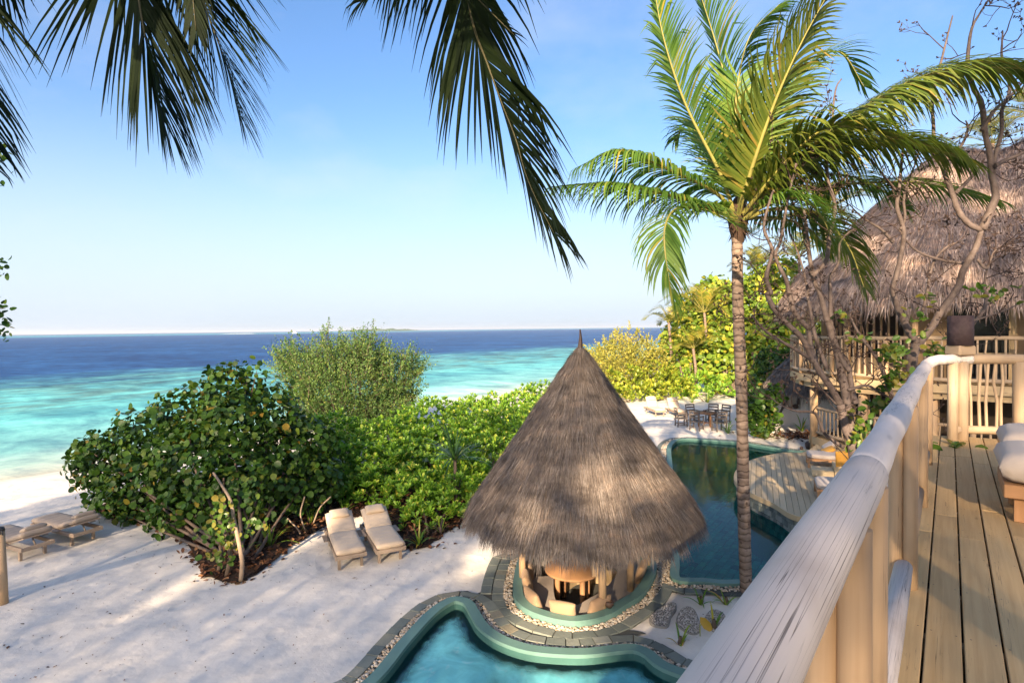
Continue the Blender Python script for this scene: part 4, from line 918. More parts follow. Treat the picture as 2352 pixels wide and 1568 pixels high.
for t in (2.2, 5.0): q = hp2(t, 5.2); MB().tube([(*q, HFZ), (*q, 6.6)], .13, 10).build('post', 'pole', house)
# balcony: floor, fascia, railing
R_B = 5.68
fl_o = hplan(R_B, math.radians(95), A1, 9); fl_i = hplan(4.2, math.radians(95), A1, 9); n_ = len(fl_o)
b = MB(); b.add([(*q, HFZ) for q in fl_o] + [(*q, HFZ) for q in fl_i] + [(*q, HFZ - .08) for q in fl_o] + [(*q, HFZ - .08) for q in fl_i], [(i, i + 1, n_ + i + 1, n_ + i) for i in range(n_ - 1)] + [(2 * n_ + i, 3 * n_ + i, 3 * n_ + i + 1, 2 * n_ + i + 1) for i in range(n_ - 1)]); b.build('balcony_floor', 'plank', house)
def band(name, r, th, z0, z1, mt, a0=95, ext=9):
    o, i_ = hplan(r, math.radians(a0), A1, ext), hplan(r - th, math.radians(a0), A1, ext); n = len(o); b = MB(); ru = 0
    d = np.r_[0, np.cumsum(np.linalg.norm(np.diff(o, axis=0), axis=1))]; fs, uv = [], []
    vs = [(*q, z1) for q in o] + [(*q, z0) for q in o] + [(*q, z1) for q in i_] + [(*q, z0) for q in i_]
    for k in range(n - 1):
        for f_, w_ in (((k, n + k, n + k + 1, k + 1), (0, z1 - z0)), ((2 * n + k, k, k + 1, 2 * n + k + 1), (.5, .5 + th)), ((n + k, 3 * n + k, 3 * n + k + 1, n + k + 1), (.8, .8 + th))):
            fs.append(f_); uv.append([(w_[0], d[k]), (w_[1], d[k]), (w_[1], d[k + 1]), (w_[0], d[k + 1])])
    return b.add(vs, fs, uv).build(name, mt, house)
band('fascia_beam', R_B + .03, .08, HFZ - .26, HFZ + .03, 'beam'); band('lower_beam', R_B - .12, .1, HFZ - .48, HFZ - .28, 'beam')
def railing(r, z0, zr, a0, ext, sp, parent, rt=.07):
    pl = hplan(r, math.radians(a0), A1, ext, 40); pl = resample(pl, .3); n = len(pl)
    jt = lambda z: np.c_[pl, np.full(n, z) + .012 * np.sin(np.arange(n) * .9)]
    MB().tube(jt(zr - rt), rt, 8, wob=.06).build('handrail', 'pole_pale', parent); MB().tube(jt(z0 + .17), .065, 8, wob=.06).build('bottom_rail', 'pole_pale', parent)
    bl = resample(pl, sp)
    for i, q in enumerate(bl):
        if i % 9 == 0: MB().tube([(*q, z0 - .45), (*q, (z0 + zr) / 2), (*q, zr - rt)], .085, 8, wob=.04).build('railing_post', 'pole', parent); continue
        j1 = RNG.normal(0, .018, 3); MB().tube([(*q, z0 + .18), (q[0] + j1[0], q[1] + j1[1], (z0 + zr) / 2 + j1[2]), (*q, zr - rt)], random.uniform(.026, .036), 6, False).build('baluster', 'pole_pale', parent)
railing(R_B - .05, HFZ, HRZ + .04, 112, 5.0, .225, house)
for a in (178, 205, 228):
    q = C1 + 5.3 * V(math.cos(math.radians(a)), math.sin(math.radians(a))); MB().tube([(*q, 0), (*q, 1.6), (*q, HFZ - .3)], .15, 10, wob=.03).build('ground_post', 'pole', house)
for t in (2.6, 5.5): q = hp2(t, 5.3); MB().tube([(*q, 0), (*q, HFZ - .3)], .15, 10).build('ground_post', 'pole', house)
band('terrace_floor', 5.35, 1.6, .60, .70, 'plank', 176, 7); band('terrace_fascia', 5.42, .06, .42, .72, 'beam', 176, 7)
railing(5.25, .72, 1.92, 177, 3.2, .21, house, .055)
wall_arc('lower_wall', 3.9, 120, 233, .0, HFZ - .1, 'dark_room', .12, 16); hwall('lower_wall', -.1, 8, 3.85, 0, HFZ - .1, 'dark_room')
for a in np.arange(184, 232, 3.2):
    q = C1 + 4.1 * V(math.cos(math.radians(a)), math.sin(math.radians(a))); MB().tube([(*q, .7), (*q, HFZ - .1)], .035, 6, False).build('slat', 'pole', house)

# ================================================================== small white hut beyond the pool
wa, wb = G(1771, 975)[:2], G(1872, 983)[:2]; wu = norm(wb - wa); wn_ = V(-wu[1], wu[0]); WL = 3.2
wh = thing('white_hut', 'small white plastered hut with a grey thatched roof beyond the pool', 'hut', (*wa, 0))
def wbox(name, u0, u1, z0, z1, mt, d0=0.0, d1=.22): c = wa + wu * (u0 + u1) / 2 + wn_ * (d0 + d1) / 2; return MB().box((*c, (z0 + z1) / 2), V(*wu, 0) * (u1 - u0) / 2, V(*wn_, 0) * (d1 - d0) / 2, V(0, 0, (z1 - z0) / 2)).build(name, mt, wh, bevel=.02)
wbox('wall', 0, .52, -.1, 2.1, 'white_plaster'); wbox('wall', 1.4, WL, -.1, 2.1, 'white_plaster'); wbox('wall', .52, 1.4, -.1, .92, 'white_plaster'); wbox('wall', .52, 1.4, 1.5, 2.1, 'white_plaster')
wbox('niche_back', .5, 1.42, .9, 1.52, 'white_plaster', .24, .3); wbox('pilaster', 1.62, 1.74, -.1, 2.1, 'white_plaster', -.06, 0); wbox('side_wall', 0, .2, -.1, 2.1, 'white_plaster', .22, 2.6)
wbox('shutter', .56, .66, .94, 1.48, 'redwood', .02, .1); wbox('shutter', 1.22, 1.34, 1.15, 1.46, 'terracotta', .02, .14)
wc = V(*(wa + wu * 1.5 + wn_ * 1.5), 0)
q = wa + wu * 1.15 + wn_ * .1; tag(MB().lathe([(0, 0), (.1, 0), (.14, .1), (.11, .2), (.05, .23), (0, .23)], (*q, .925), 12).build('clay_pot', 'terracotta'), 'dark clay pot in the niche of the white hut', 'pot')
prof = [(0, 4.3), (.2, 4.15), (1.2, 3.05), (2.2, 1.95), (2.45, 1.7), (2.3, 1.7), (1.5, 2.6)]
MB().lathe(prof, wc, 28).build('thatch_roof', 'thatch_base', wh)
strands('thatch_straws', cone_fn(wc, prof[:5]), 12000, .5, .012, 'thatch', wh, jit=.2)
b = MB(); ar = [(math.cos(a) * .6, math.sin(a) * 1.3) for a in np.linspace(0, math.pi, 14)]; q = G(1752, 1000); u3 = norm(V(1, .25, 0)); v3 = V(-u3[1], u3[0], 0) * .15
b.add([tuple(q + u3 * x + V(0, 0, z) - v3) for x, z in ar] + [tuple(q + u3 * x + V(0, 0, z) + v3) for x, z in ar], [tuple(range(14)), tuple(range(27, 13, -1))] + [(i, 14 + i, 14 + (i + 1) % 14, (i + 1) % 14) for i in range(14)])
aw = b.build('arched_wall', 'white_plaster', None, bevel=.03); tag(aw, 'low arched white plaster wall left of the white hut', 'wall')

# ================================================================== the viewer's own balcony
FZ = 3.7; ud = norm(V(2181 - 1176, FP)); nd = V(-ud[1], ud[0])
def TS(t, s, z=0.0): return V(*(ud * t + nd * s), z)
bal = thing('timber_balcony', 'upper balcony floor of pale pine planks running away from the viewer', 'balcony', (1, 1, FZ))
def plank(t0, t1, s0, s1, z0, z1, mt, name, parent, bev=.004):
    c = TS((t0 + t1) / 2, (s0 + s1) / 2, (z0 + z1) / 2); return MB().box(c, V(*ud, 0) * (t1 - t0) / 2, V(*nd, 0) * (s1 - s0) / 2, V(0, 0, (z1 - z0) / 2)).build(name, mt, parent, bevel=bev)
k = 0; s = .232
while s > -4.2:
    tend = 9.52 + (.2 - s) * .25; t0 = -2.2; w = .147; s0 = s - w + .0095
    brk = sorted([random.uniform(1.6, 2.6) + (k % 3) * .45, random.uniform(4.2, 5.4) + (k % 2) * .8, random.uniform(7.2, 8.2)]); ends = [t0] + brk + [tend]
    for a, c in zip(ends[:-1], ends[1:]): plank(a, c - .005, s0, s, FZ - .032, FZ + random.uniform(-.0015, .0015), 'plank', 'plank', bal)
    s -= w; k += 1
nl = []
for t in np.arange(-1.97, 9.6, .6):
    for k_ in range(30):
        for e_ in (.022, .115): nl.append(TS(t + random.uniform(-.012, .012), .232 - k_ * .147 - e_ + random.uniform(-.004, .004), FZ + .0025))
b = MB()
for q in nl: b.add([q + V(.0042 * math.cos(a), .0042 * math.sin(a), 0) for a in np.arange(0, 6.2, 1.0472)], [(0, 1, 2, 3, 4, 5)])
setting(b.build('nail_heads', 'iron', bal), 'stuff')
for t in np.arange(-2, 10, .6): plank(t, t + .06, -4.0, .2, FZ - .2, FZ - .036, 'beam', 'joist', bal, 0)
plank(-2.2, 9.5, .24, .285, FZ - .24, FZ - .002, 'beam', 'edge_beam', bal); plank(-2.2, 9.4, -4.1, .235, FZ - .24, FZ - .215, 'dark_wood', 'gap_underlay', bal, 0)  # dark underlay added to keep bright sand out of the plank gaps
for t in (-1.5, 3.2, 7.6): MB().tube([TS(t, -.1, -.1), TS(t, -.1, FZ - .22)], .13, 10).build('ground_post', 'pole', bal)
rail = thing('log_railing', 'bleached log handrail with peeled pine posts along the near balcony edge', 'railing', (1, 1.2, FZ))
AZ = CAM[2] - .46
t_ = np.linspace(-1.6, 2.02, 26); MB().tube([TS(t, .205 + .003 * math.sin(t * 2.1), AZ + .004 * math.sin(t * 1.3)) for t in t_] + [TS(2.05, .205, AZ - .002), TS(2.07, .205, AZ - .006)], [.060] * 26 + [.050, .028], 28, wob=.02).build('handrail', 'log', rail)
pth = catmull([TS(1.93, .205, AZ), TS(3.4, .205, AZ + .004), TS(5.2, .21, AZ), TS(7.1, .205, AZ - .004), TS(8.1, .19, AZ + .002), TS(8.9, .12, AZ + .004), TS(9.3, -.06, AZ), TS(9.42, -.22, AZ)], 8)
MB().tube(pth, np.linspace(.0555, .064, len(pth)) + .003 * np.sin(np.arange(len(pth)) * 1.1), 24, wob=.03).build('handrail', 'log2', rail)
pth2 = catmull([TS(9.42, -.20, AZ), TS(9.52, -.5, AZ + .003), TS(9.66, -.95, AZ), TS(9.8, -1.5, AZ)], 8); MB().tube(pth2, .064, 18, wob=.025).build('handrail', 'pole_pale', rail)
MB().tube(catmull([TS(9.8, -1.48, AZ), TS(10.0, -2.3, AZ), TS(10.3, -3.4, AZ)], 6), .062, 16, wob=.03).build('handrail', 'pole_pale', rail)
def hpost(t, s, w=.052, r=.037, wide=None):
    for sg in (-1, 1):
        a = TS(t, s + sg * .035, FZ - .2)
        b = MB(); b.tube([a, a + V(0, 0, .5), TS(t, s + sg * .035, AZ - .004)], r, 12, wob=.02); b.build('post', 'pole', rail)
for t in (-.2, 1.5, 1.92, 3.92, 5.75, 7.5): hpost(t, .206)
for a, c in ((.0, 1.86), (1.98, 3.86), (3.98, 5.69), (5.81, 7.44), (7.56, 8.7)):
    MB().tube([TS(a, .2, FZ + .13), TS((a + c) / 2, .2, FZ + .135), TS(c, .2, FZ + .13)], [.046, .049, .046], 14, wob=.03).build('bottom_rail', 'log' if a < 3 else 'pole_pale', rail)
for t in [4.3, 4.62, 4.95, 5.3, 6.05, 6.35, 6.7, 7.05, 7.8, 8.1, 8.4]:
    j = RNG.normal(0, .012, 2); MB().tube([TS(t, .2, FZ + .14), TS(t + j[0], .2 + j[1], FZ + .55), TS(t, .2, AZ - .03)], random.uniform(.02, .028), 8, False).build('baluster', 'pole', rail)
full = np.vstack([pth[-22:], pth2]); fl2 = np.vstack([pth2, catmull([TS(9.8, -1.48, AZ), TS(10.0, -2.3, AZ), TS(10.3, -3.4, AZ)], 6)])
fine = resample(np.vstack([pth[-10:-1], fl2]), .02); pxs = np.array([PX(q)[0] for q in fine])
def at_px(x): return fine[int(np.argmin(np.abs(pxs - x)))]
for x, wd in ((2172, .03), (2188, .022), (2231, .022), (2252, .024), (2269, .022), (2286, .022), (2302, .022)):
    q = at_px(x); j = RNG.normal(0, .016, 4); MB().tube([(q[0] + j[0] * .5, q[1], FZ + .14), (q[0] + j[0], q[1] + j[1], FZ + .5), (q[0] + j[2], q[1], FZ + .75), (q[0], q[1], AZ - .03)], wd * .8, 8, False).build('baluster', 'pole_pale', rail)
for x, wd in ((2148, .06), (2209, .072), (2345, .085)):
    q = at_px(x); q = V(q[0], q[1], 0); MB().tube([q + V(0, 0, FZ - .2), q + V(0, 0, FZ + .5), q + V(0, 0, AZ - .03)], wd, 10, wob=.03).build('post', 'pole_pale', rail)
lowp = [V(*at_px(x)[:2], FZ + .13) for x in (2150, 2180, 2204)]; MB().tube(lowp, .055, 10, wob=.03).build('bottom_rail', 'pole_pale', rail)
lowp = [V(*at_px(x)[:2], FZ + .13) for x in (2214, 2270, 2330, 2400)]; MB().tube(lowp, .055, 10, wob=.03).build('bottom_rail', 'pole_pale', rail)
lq = at_px(2206); lan = thing('rail_lantern', 'dark bark-covered cylinder lantern on a pine block on the log handrail', 'lantern', lq + V(0, 0, .05))
MB().box(lq + V(0, 0, .115), V(.125, .02, 0), V(-.02, .11, 0), V(0, 0, .065)).build('base', 'pole_pale', lan, bevel=.02)
MB().lathe([(0, .181), (.138, .181), (.140, .36), (.137, .56), (.125, .562), (.12, .50), (0, .5)], lq, 28).build('shade', 'lantern', lan)
# upholstered stools on the balcony
for (t, s), hgt, lab, kk in [((5.98, -.33), .30, 'nearer padded stool with a plump beige cushion on the balcony', 0), ((7.05, -.40), .33, 'farther padded stool with a beige cushion on the balcony, behind the plump one', 1)]:
    o = TS(t, s, FZ + .003); st = thing('padded_stool', lab, 'stool', o, 'padded stools on the balcony'); u3, v3 = V(*ud, 0), -V(*nd, 0); W_, D_ = .75, .72
    cc = o + v3 * W_ / 2
    MB().box(cc + V(0, 0, .235), v3 * W_ / 2, u3 * D_ / 2, V(0, 0, .05)).build('frame', 'redwood', st, bevel=.006)
    for a in (-1, 1):
        for c in (-1, 1): MB().box(cc + v3 * a * (W_ / 2 - .1) + u3 * c * (D_ / 2 - .1) + V(0, 0, .09), v3 * .035, u3 * .035, V(0, 0, .09)).build('leg', 'redwood', st)
    MB().pillow(cc + V(0, 0, .30 + .11), v3 * (W_ / 2 + .03), u3 * (D_ / 2 + .03), V(0, 0, .13), 10, 6, .33).build('cushion', 'cushion_deck', st, merge=True)

# ================================================================== loungers, dining set
def make_lounger(lab, grp, back=32, mt='cushion'):
    """foot end at the origin, head towards +y"""
    t = thing('sun_lounger', lab, 'sun lounger', (0, 0, 0), grp); w, Ln, h = .31, 1.95, .30
    for sx in (-1, 1):
        MB().abox(sx * w - .025, sx * w + .025, 0, Ln, h - .05, h + .04).build('side_rail', 'lounger_wood', t, bevel=.004)
        for y in (.12, Ln - .3): MB().abox(sx * w - .03 - sx * .07, sx * w + .03 - sx * .07, y, y + .07, 0, h - .052).build('leg', 'lounger_wood', t, bevel=.004)
        MB().abox(sx * (w + .09) - .05, sx * (w + .09) + .05, 1.0, 1.42, h + .043, h + .065).build('side_shelf', 'lounger_wood', t)
    for y in (0, Ln - .05): MB().abox(-w + .027, w - .027, y, y + .05, h - .05, h + .035).build('end_rail', 'lounger_wood', t, bevel=.004)
    yb = 1.22
    for k in range(10): MB().abox(-w + .03, w - .03, .08 + k * .115, .15 + k * .115, h + .008, h + .03).build('slat', 'lounger_wood', t)
    a = math.radians(back); dy, dz = math.cos(a), math.sin(a); Lb = .75
    MB().box((0, yb + dy * Lb / 2, h + .03 + dz * Lb / 2), (w - .03, 0, 0), (0, dy * Lb / 2, dz * Lb / 2), (0, -dz * .015, dy * .015)).build('backrest', 'lounger_wood', t)
    MB().tube([(0, yb + dy * .5, h + dz * .5), (0, yb + dy * .5 + .12, h)], .018, 6).build('prop', 'lounger_wood', t)
    MB().pillow((0, .62, h + .10), (w + .01, 0, 0), (0, .64, 0), (0, 0, .075), 8, 6, .4, ribs=6).build('mattress', mt, t, merge=True)
    MB().pillow((0, yb + dy * Lb / 2 - dz * .085 + .02, h + .035 + dz * Lb / 2 + dy * .085), (w + .01, 0, 0), (0, dy * Lb / 2 * 1.02, dz * Lb / 2 * 1.02), (0, -dz * .07, dy * .07), 8, 6, .4, ribs=4).build('back_mattress', mt, t, merge=True)
    MB().pillow((0, yb + dy * (Lb - .16) - dz * .19 + .02, h + .035 + dz * (Lb - .16) + dy * .19), (.23, 0, 0), (0, dy * .13, dz * .13), (0, -dz * .07, dy * .07), 8, 4, .45).build('pillow', mt, t, merge=True)
    return t
def place_l(t, foot, head):
    d = norm(np.asarray(head)[:2] - np.asarray(foot)[:2]); t.location = (foot[0], foot[1], 0.0); t.rotation_euler = (0, 0, math.atan2(d[1], d[0]) - math.pi / 2)
LG = 'sun loungers on the sand'
f1 = (G(770, 1320) + G(844, 1297)) / 2; w1 = G(844, 1297) - G(770, 1320); hd = V(-w1[1], w1[0]); hd = norm(hd)
hd = norm(V(-.42, .9))
l1 = make_lounger('left one of the two beige loungers beside the leaf-litter bed, with a pillow', LG, 24); place_l(l1, f1, f1[:2] + hd)
f2 = (G(868, 1302) + G(930, 1285)) / 2
l2 = copy_tree(l1); l2['label'] = 'right one of the two beige loungers, the one nearer the thatched pavilion'; place_l(l2, f2, f2[:2] + norm(V(-.43, .9)))
h3 = (G(50, 1296) + G(127, 1269)) / 2; hv = norm(V(.90, -.43))
l3 = make_lounger('ribbed taupe lounger at the left edge, nearest the wooden post', LG, 17, 'cushion_grey'); place_l(l3, h3[:2] - hv * 1.95, h3)
h4 = (G(170, 1258) + G(237, 1238)) / 2
l4 = copy_tree(l3); l4['label'] = 'ribbed taupe lounger tucked against the dark sea grape bush'; place_l(l4, h4[:2] - hv * 1.95, h4)
f5 = (G(1505, 957) + G(1530, 957)) / 2; l5 = make_lounger('far lounger with raised back, leftmost on the far sand', LG, 52); place_l(l5, f5, f5[:2] + norm(V(-.12, 1)))
f6 = (G(1556, 961) + G(1579, 960)) / 2; l6 = copy_tree(l5); l6['label'] = 'far lounger with raised back just behind the dining chairs'; place_l(l6, f6, f6[:2] + norm(V(-.08, 1)))
def make_chair(lab):
    t = thing('dining_chair', lab, 'chair', (0, 0, 0), 'weathered chairs round the dining table')
    for sx in (-1, 1):
        MB().tube([(sx * .25, -.24, 0), (sx * .25, -.22, .45), (sx * .25, -.30, .98)], .034, 6).build('rear_leg', 'grey_wood', t)
        MB().tube([(sx * .25, .24, 0), (sx * .25, .24, .66)], .034, 6).build('front_leg', 'grey_wood', t)
        MB().abox(sx * .25 - .04, sx * .25 + .04, -.25, .29, .66, .695).build('armrest', 'grey_wood', t)
        MB().abox(sx * .25 - .02, sx * .25 + .02, -.2, .22, .12, .17).build('stretcher', 'grey_wood', t)
    for k in range(4): MB().abox(-.25, .25, -.24 + k * .13, -.12 + k * .13, .42, .46).build('seat_slat', 'grey_wood', t)
    for z in (.62, .78, .92): MB().abox(-.24, .24, -.29, -.25, z, z + .075).build('back_rail', 'grey_wood', t)
    return t
TD = G(1618, 979); TD[2] = 0
tt = thing('dining_table', 'round reddish wooden dining table on the far white sand', 'table', TD)
b = MB(); b.lathe([(0, .75), (.58, .75), (.585, .735), (.58, .71), (0, .71)], TD, 28); b.build('tabletop', 'teak', tt)
for a in (.5, 2.07, 3.64, 5.21):
    q = TD + V(.40 * math.cos(a), .40 * math.sin(a), 0); MB().box(q + V(0, 0, .355), (.035, 0, 0), (0, .035, 0), (0, 0, .355)).build('leg', 'teak', tt)
for a in (.5 + .785, 2.07 + .785): MB().box(TD + V(0, 0, .2), V(math.cos(a), math.sin(a), 0) * .33, V(-math.sin(a), math.cos(a), 0) * .025, (0, 0, .03)).build('stretcher', 'teak', tt)
q = TD + V(.05, .1, .75); tag(MB().lathe([(0, .0), (.05, .01), (.09, .06), (.07, .10), (.0, .09)], q, 12).build('bowl', 'terracotta'), 'small dark bowl on the far dining table', 'bowl')
ch = [(690, 785, 'grey wooden armchair left of the dining table in front of a lounger'), (880, 825, 'grey wooden armchair in front of the dining table, left of the table legs'), (1158, 838, 'grey wooden armchair at the front right of the dining table'),
      (1205, 745, 'grey wooden armchair at the right of the dining table, behind the front right one'), (1068, 735, 'grey wooden chair with open back rails behind the dining table'), (832, 738, 'grey wooden chair behind the dining table on its left')]
c0 = None
for x, y, lab in ch:
    c = make_chair(lab) if c0 is None else copy_tree(c0); c0 = c0 or c; c['label'] = lab
    q = I4(x, y, 0); d = TD - q; ln = np.linalg.norm(d[:2])
    if ln < .85: q = TD - d / ln * .85
    c.location = (q[0], q[1], 0); c.rotation_euler = (0, 0, math.atan2(d[1], d[0]) - math.pi / 2 + random.uniform(-.12, .12))
# wooden post at the left edge
q = G(7, 1385); wp = thing('wooden_post', 'short round wooden post with a black iron hook at the left picture edge', 'post', (q[0], q[1], 0))
MB().tube([(q[0], q[1], -.1), (q[0], q[1], .6), (q[0] - .02, q[1], 1.42)], [.085, .08, .078], 12, wob=.02).build('pole', 'pole', wp)
MB().tube([(q[0] + .02, q[1] - .06, 1.36), (q[0] + .05, q[1] - .09, 1.44), (q[0] + .10, q[1] - .08, 1.43), (q[0] + .11, q[1] - .08, 1.36)], .014, 6).build('hook', 'iron', wp)
MB().lathe([(0, 0), (.085, 0), (.07, .06), (0, .08)], (q[0] - .02, q[1], 1.42), 12).build('cap', 'iron', wp)
# ================================================================== plants
ROUND_V = np.array([(0, 0, 0), (.40, .20, .07), (.50, .60, .09), (.24, .94, .04), (0, 1, 0), (-.24, .94, .04), (-.50, .60, .09), (-.40, .20, .07), (0, .55, -.03)], float)
ROUND_F = np.array([(0, 1, 2, 8), (8, 2, 3, 4), (0, 8, 6, 7), (8, 4, 5, 6)])
OBO_V = np.array([(0, 0, 0), (.09, .30, .03), (.20, .72, .03), (.13, .94, -.02), (0, 1, -.05), (-.13, .94, -.02), (-.20, .72, .03), (-.09, .30, .03), (0, .6, -.02)], float)
TINY_V = np.array([(0, 0, 0), (.34, .5, .08), (0, 1, 0), (-.34, .5, .08)], float); TINY_F = np.array([(0, 1, 2, 3)])
def frames(d, nrm):
    d = norm(d); x = norm(np.cross(d, nrm)); return np.stack([x, d, np.cross(x, d)], 1)       # rows: side, along, normal
def scatter(name, tv, tf, pos, d, nrm, sc, mt, parent, kind='stuff', smooth=True):
    F = frames(d, nrm); sc = np.broadcast_to(np.asarray(sc, float).reshape(len(pos), -1), (len(pos), 3)) if np.ndim(sc) else np.full((len(pos), 3), sc)
    loc = tv[None] * sc[:, None, :]; vs = np.einsum('nkj,njc->nkc', loc, F) + pos[:, None, :]
    k = len(tv); fs = (tf[None] + k * np.arange(len(pos))[:, None, None]).reshape(-1, tf.shape[1])
    return np_mesh(name, vs.reshape(-1, 3), fs, mt, parent, kind, smooth)
LEAF_ME = {}
def leaf_parts(tv, tf, pos, d, nrm, sc, mt, parent, name='leaf'):
    key = (mt, len(tv), float(tv[2, 0]))
    if key not in LEAF_ME:
        me = bpy.data.meshes.new(name); me.from_pydata([tuple(q) for q in tv], [], [tuple(map(int, f_)) for f_ in tf]); me.materials.append(MT[mt]); me.polygons.foreach_set('use_smooth', [True] * len(tf)); LEAF_ME[key] = me
    F = frames(d, nrm); o = np.array(tuple(parent_origin(parent)))
    for i in range(len(pos)):
        ob = bpy.data.objects.new(name, LEAF_ME[key]); COL.objects.link(ob); ob.parent = parent
        s = float(sc[i]); M_ = Matrix.Identity(4)
        for r in range(3):
            for c_ in range(3): M_[r][c_] = F[i, c_, r] * s
            M_[r][3] = pos[i, r] - o[r]
        ob.matrix_basis = M_
def lobe_points(lobes, dens, rmin=.62, up=.25, rough=.22, seed=1.0, zmin=.05):
    """points through the outer part of a set of ellipsoids, bumpy outline; returns points and outward directions"""
    P, O = [], []
    for i, (c, r) in enumerate(lobes):
        r = np.asarray(r, float) * np.ones(3); n = int(dens * (r[0] * r[1] + r[1] * r[2] + r[0] * r[2]))
        d = norm(RNG.normal(size=(n, 3))); f = RNG.uniform(rmin ** 3, 1, n) ** (1 / 3); bump = 1 + rough * wav(d * 3.1 + i * 7.7, 1.7, seed)
        P.append(np.asarray(c) + d * r * (f * bump)[:, None]); O.append(norm(d / r + V(0, 0, up)))
    P, O = np.vstack(P), np.vstack(O); k = P[:, 2] > zmin; P, O = P[k], O[k]
    # drop points buried deep inside another lobe
    dep = np.zeros(len(P), bool)
    for c, r in lobes: dep |= ((((P - np.asarray(c)) / (np.asarray(r) * np.ones(3))) ** 2).sum(1) < .42)
    keep = ~dep | (RNG.random(len(P)) < .25)
    return P[keep], O[keep]
def PL(px, py, y, rpx, sq=(1, 1, 1)):
    r = rpx * y / FP; return (D(px, py, y), V(*sq) * r)
def stems(parent, base, lobes, mt, r0=.06, n=None, name='stem'):
    for c, r in (lobes if n is None else lobes[:n]):
        b0 = np.asarray(base) + V(*RNG.normal(0, .12, 2), 0); m = (b0 + c) / 2 + V(*RNG.normal(0, .15, 3)); m[2] = max(m[2], .2)
        MB().tube(catmull([b0, m, np.asarray(c) + V(0, 0, .1)], 5), np.linspace(r0, r0 * .3, 11), 6, False).build(name, mt, parent)
def bush(name, lab, cat, base, lobes, dens, size, tv, tf, mt, stem_mt='stem', nparts=0, up=.3, spread=.55, rmin=.6, grp=None, r0=.05, rough=.22, nstem=None, aniso=1.0):
    t = thing(name, lab, cat, base, grp); stems(t, base, lobes, stem_mt, r0, nstem)
    P, O = lobe_points(lobes, dens, rmin, up, rough, seed=len(lab) * .37)
    nrm = norm(O + RNG.normal(0, spread, P.shape)); d = norm(np.cross(nrm, norm(RNG.normal(size=P.shape)))); sc = size * RNG.uniform(.42, 1.35, len(P))
    if nparts:
        score = np.linalg.norm(P - CAM, axis=1) - 1.3 * (O @ norm(CAM - P.mean(0))); idx = np.argsort(score); a, r_ = idx[:nparts], idx[nparts:]
        leaf_parts(tv, tf, P[a], d[a], nrm[a], sc[a], mt, t); P, d, nrm, sc = P[r_], d[r_], nrm[r_], sc[r_]
    scatter('foliage', tv, tf, P, d, nrm, np.stack([sc, sc, sc], 1), mt, t)
    return t
def rosettes(P, O, per, size, tilt=1.05):
    n = len(P); ax = norm(O + V(0, 0, .9)); a = norm(np.cross(ax, norm(RNG.normal(size=(n, 3))))); b_ = np.cross(ax, a)
    k = np.arange(per); th = (k * 2.4)[None] + RNG.uniform(0, 6, (n, 1)); ti = (tilt * (.35 + .65 * (k / (per - 1))))[None] + RNG.normal(0, .12, (n, per))
    rad = a[:, None] * np.cos(th)[..., None] + b_[:, None] * np.sin(th)[..., None]
    d = rad * np.sin(ti)[..., None] + ax[:, None] * np.cos(ti)[..., None]; nr = ax[:, None] * np.sin(ti)[..., None] - rad * np.cos(ti)[..., None]
    pos = np.repeat(P[:, None], per, 1) + d * .01; sc = size * RNG.uniform(.6, 1.25, (n, per)) * RNG.uniform(.7, 1.2, (n, 1))
    return pos.reshape(-1, 3), d.reshape(-1, 3), nr.reshape(-1, 3), sc.ravel()
def rbush(name, lab, cat, base, lobes, dens, size, mt, per=9, nparts=0, grp=None, rmin=.72, stem_mt='stem'):
    t = thing(name, lab, cat, base, grp); stems(t, base, lobes, stem_mt, .035)
    P, O = lobe_points(lobes, dens, rmin, .4, .2, seed=len(lab) * .21, zmin=.12)
    p, d, nr, sc = rosettes(P, O, per, size)
    if nparts:
        score = np.linalg.norm(p - CAM, axis=1); idx = np.argsort(score); a, r_ = idx[:nparts], idx[nparts:]
        leaf_parts(OBO_V, ROUND_F, p[a], d[a], nr[a], sc[a], mt, t); p, d, nr, sc = p[r_], d[r_], nr[r_], sc[r_]
    scatter('foliage', OBO_V, ROUND_F, p, d, nr, np.stack([sc, sc, sc], 1), mt, t); return t
# ---- leaf mould bed and fallen leaves
ml = [G(*q)[:2] for q in [(375, 1212), (438, 1262), (466, 1320), (500, 1333), (545, 1340), (602, 1310), (652, 1266), (702, 1236), (742, 1213), (790, 1196), (832, 1187), (872, 1206), (905, 1236), (940, 1262), (985, 1254), (1022, 1226), (1062, 1196), (1110, 1150)]] + [V(1.0, 19), V(-2, 22), V(-10, 21), V(-12.5, 17)]
ML = ccw(catmull([V(*q, 0) for q in ml], 10, True)[:, :2]); ML = offset(ML, 0.0) + RNG.normal(0, .035, ML.shape)
mi = RNG.uniform(ML.min(0), ML.max(0), (2500, 2)); mi = mi[inside(ML, mi[:, 0], mi[:, 1]) & (seg_dist(ML, mi[:, 0], mi[:, 1]) > .08)]
setting(sheet('leaf_mould_bed', mi, [ML], lambda x, y: inside(ML, x, y), lambda x, y: ground_z(x, y) + .015 + .09 * (seg_dist(ML, x, y) / .6).clip(0, 1) + .02 * RNG.random(x.shape), 'soil'))
lo, hi = ML.min(0), ML.max(0); s = RNG.uniform(lo, hi, (16000, 2)); dd_ = seg_dist(ML, s[:, 0], s[:, 1]); ins = inside(ML, s[:, 0], s[:, 1]); k = (ins & (dd_ < 2.2)) | (~ins & (RNG.random(len(s)) < .5 * np.exp(-dd_ / .12))); s = s[k]; dd_ = dd_[k]; ins = ins[k]
p = np.c_[s, ground_z(s[:, 0], s[:, 1]) + np.where(ins, .045 + .09 * (dd_ / .6).clip(0, 1), .012)]
nr = norm(V(0, 0, 1) + RNG.normal(0, .45, p.shape)); d = norm(np.cross(nr, RNG.normal(size=p.shape)))
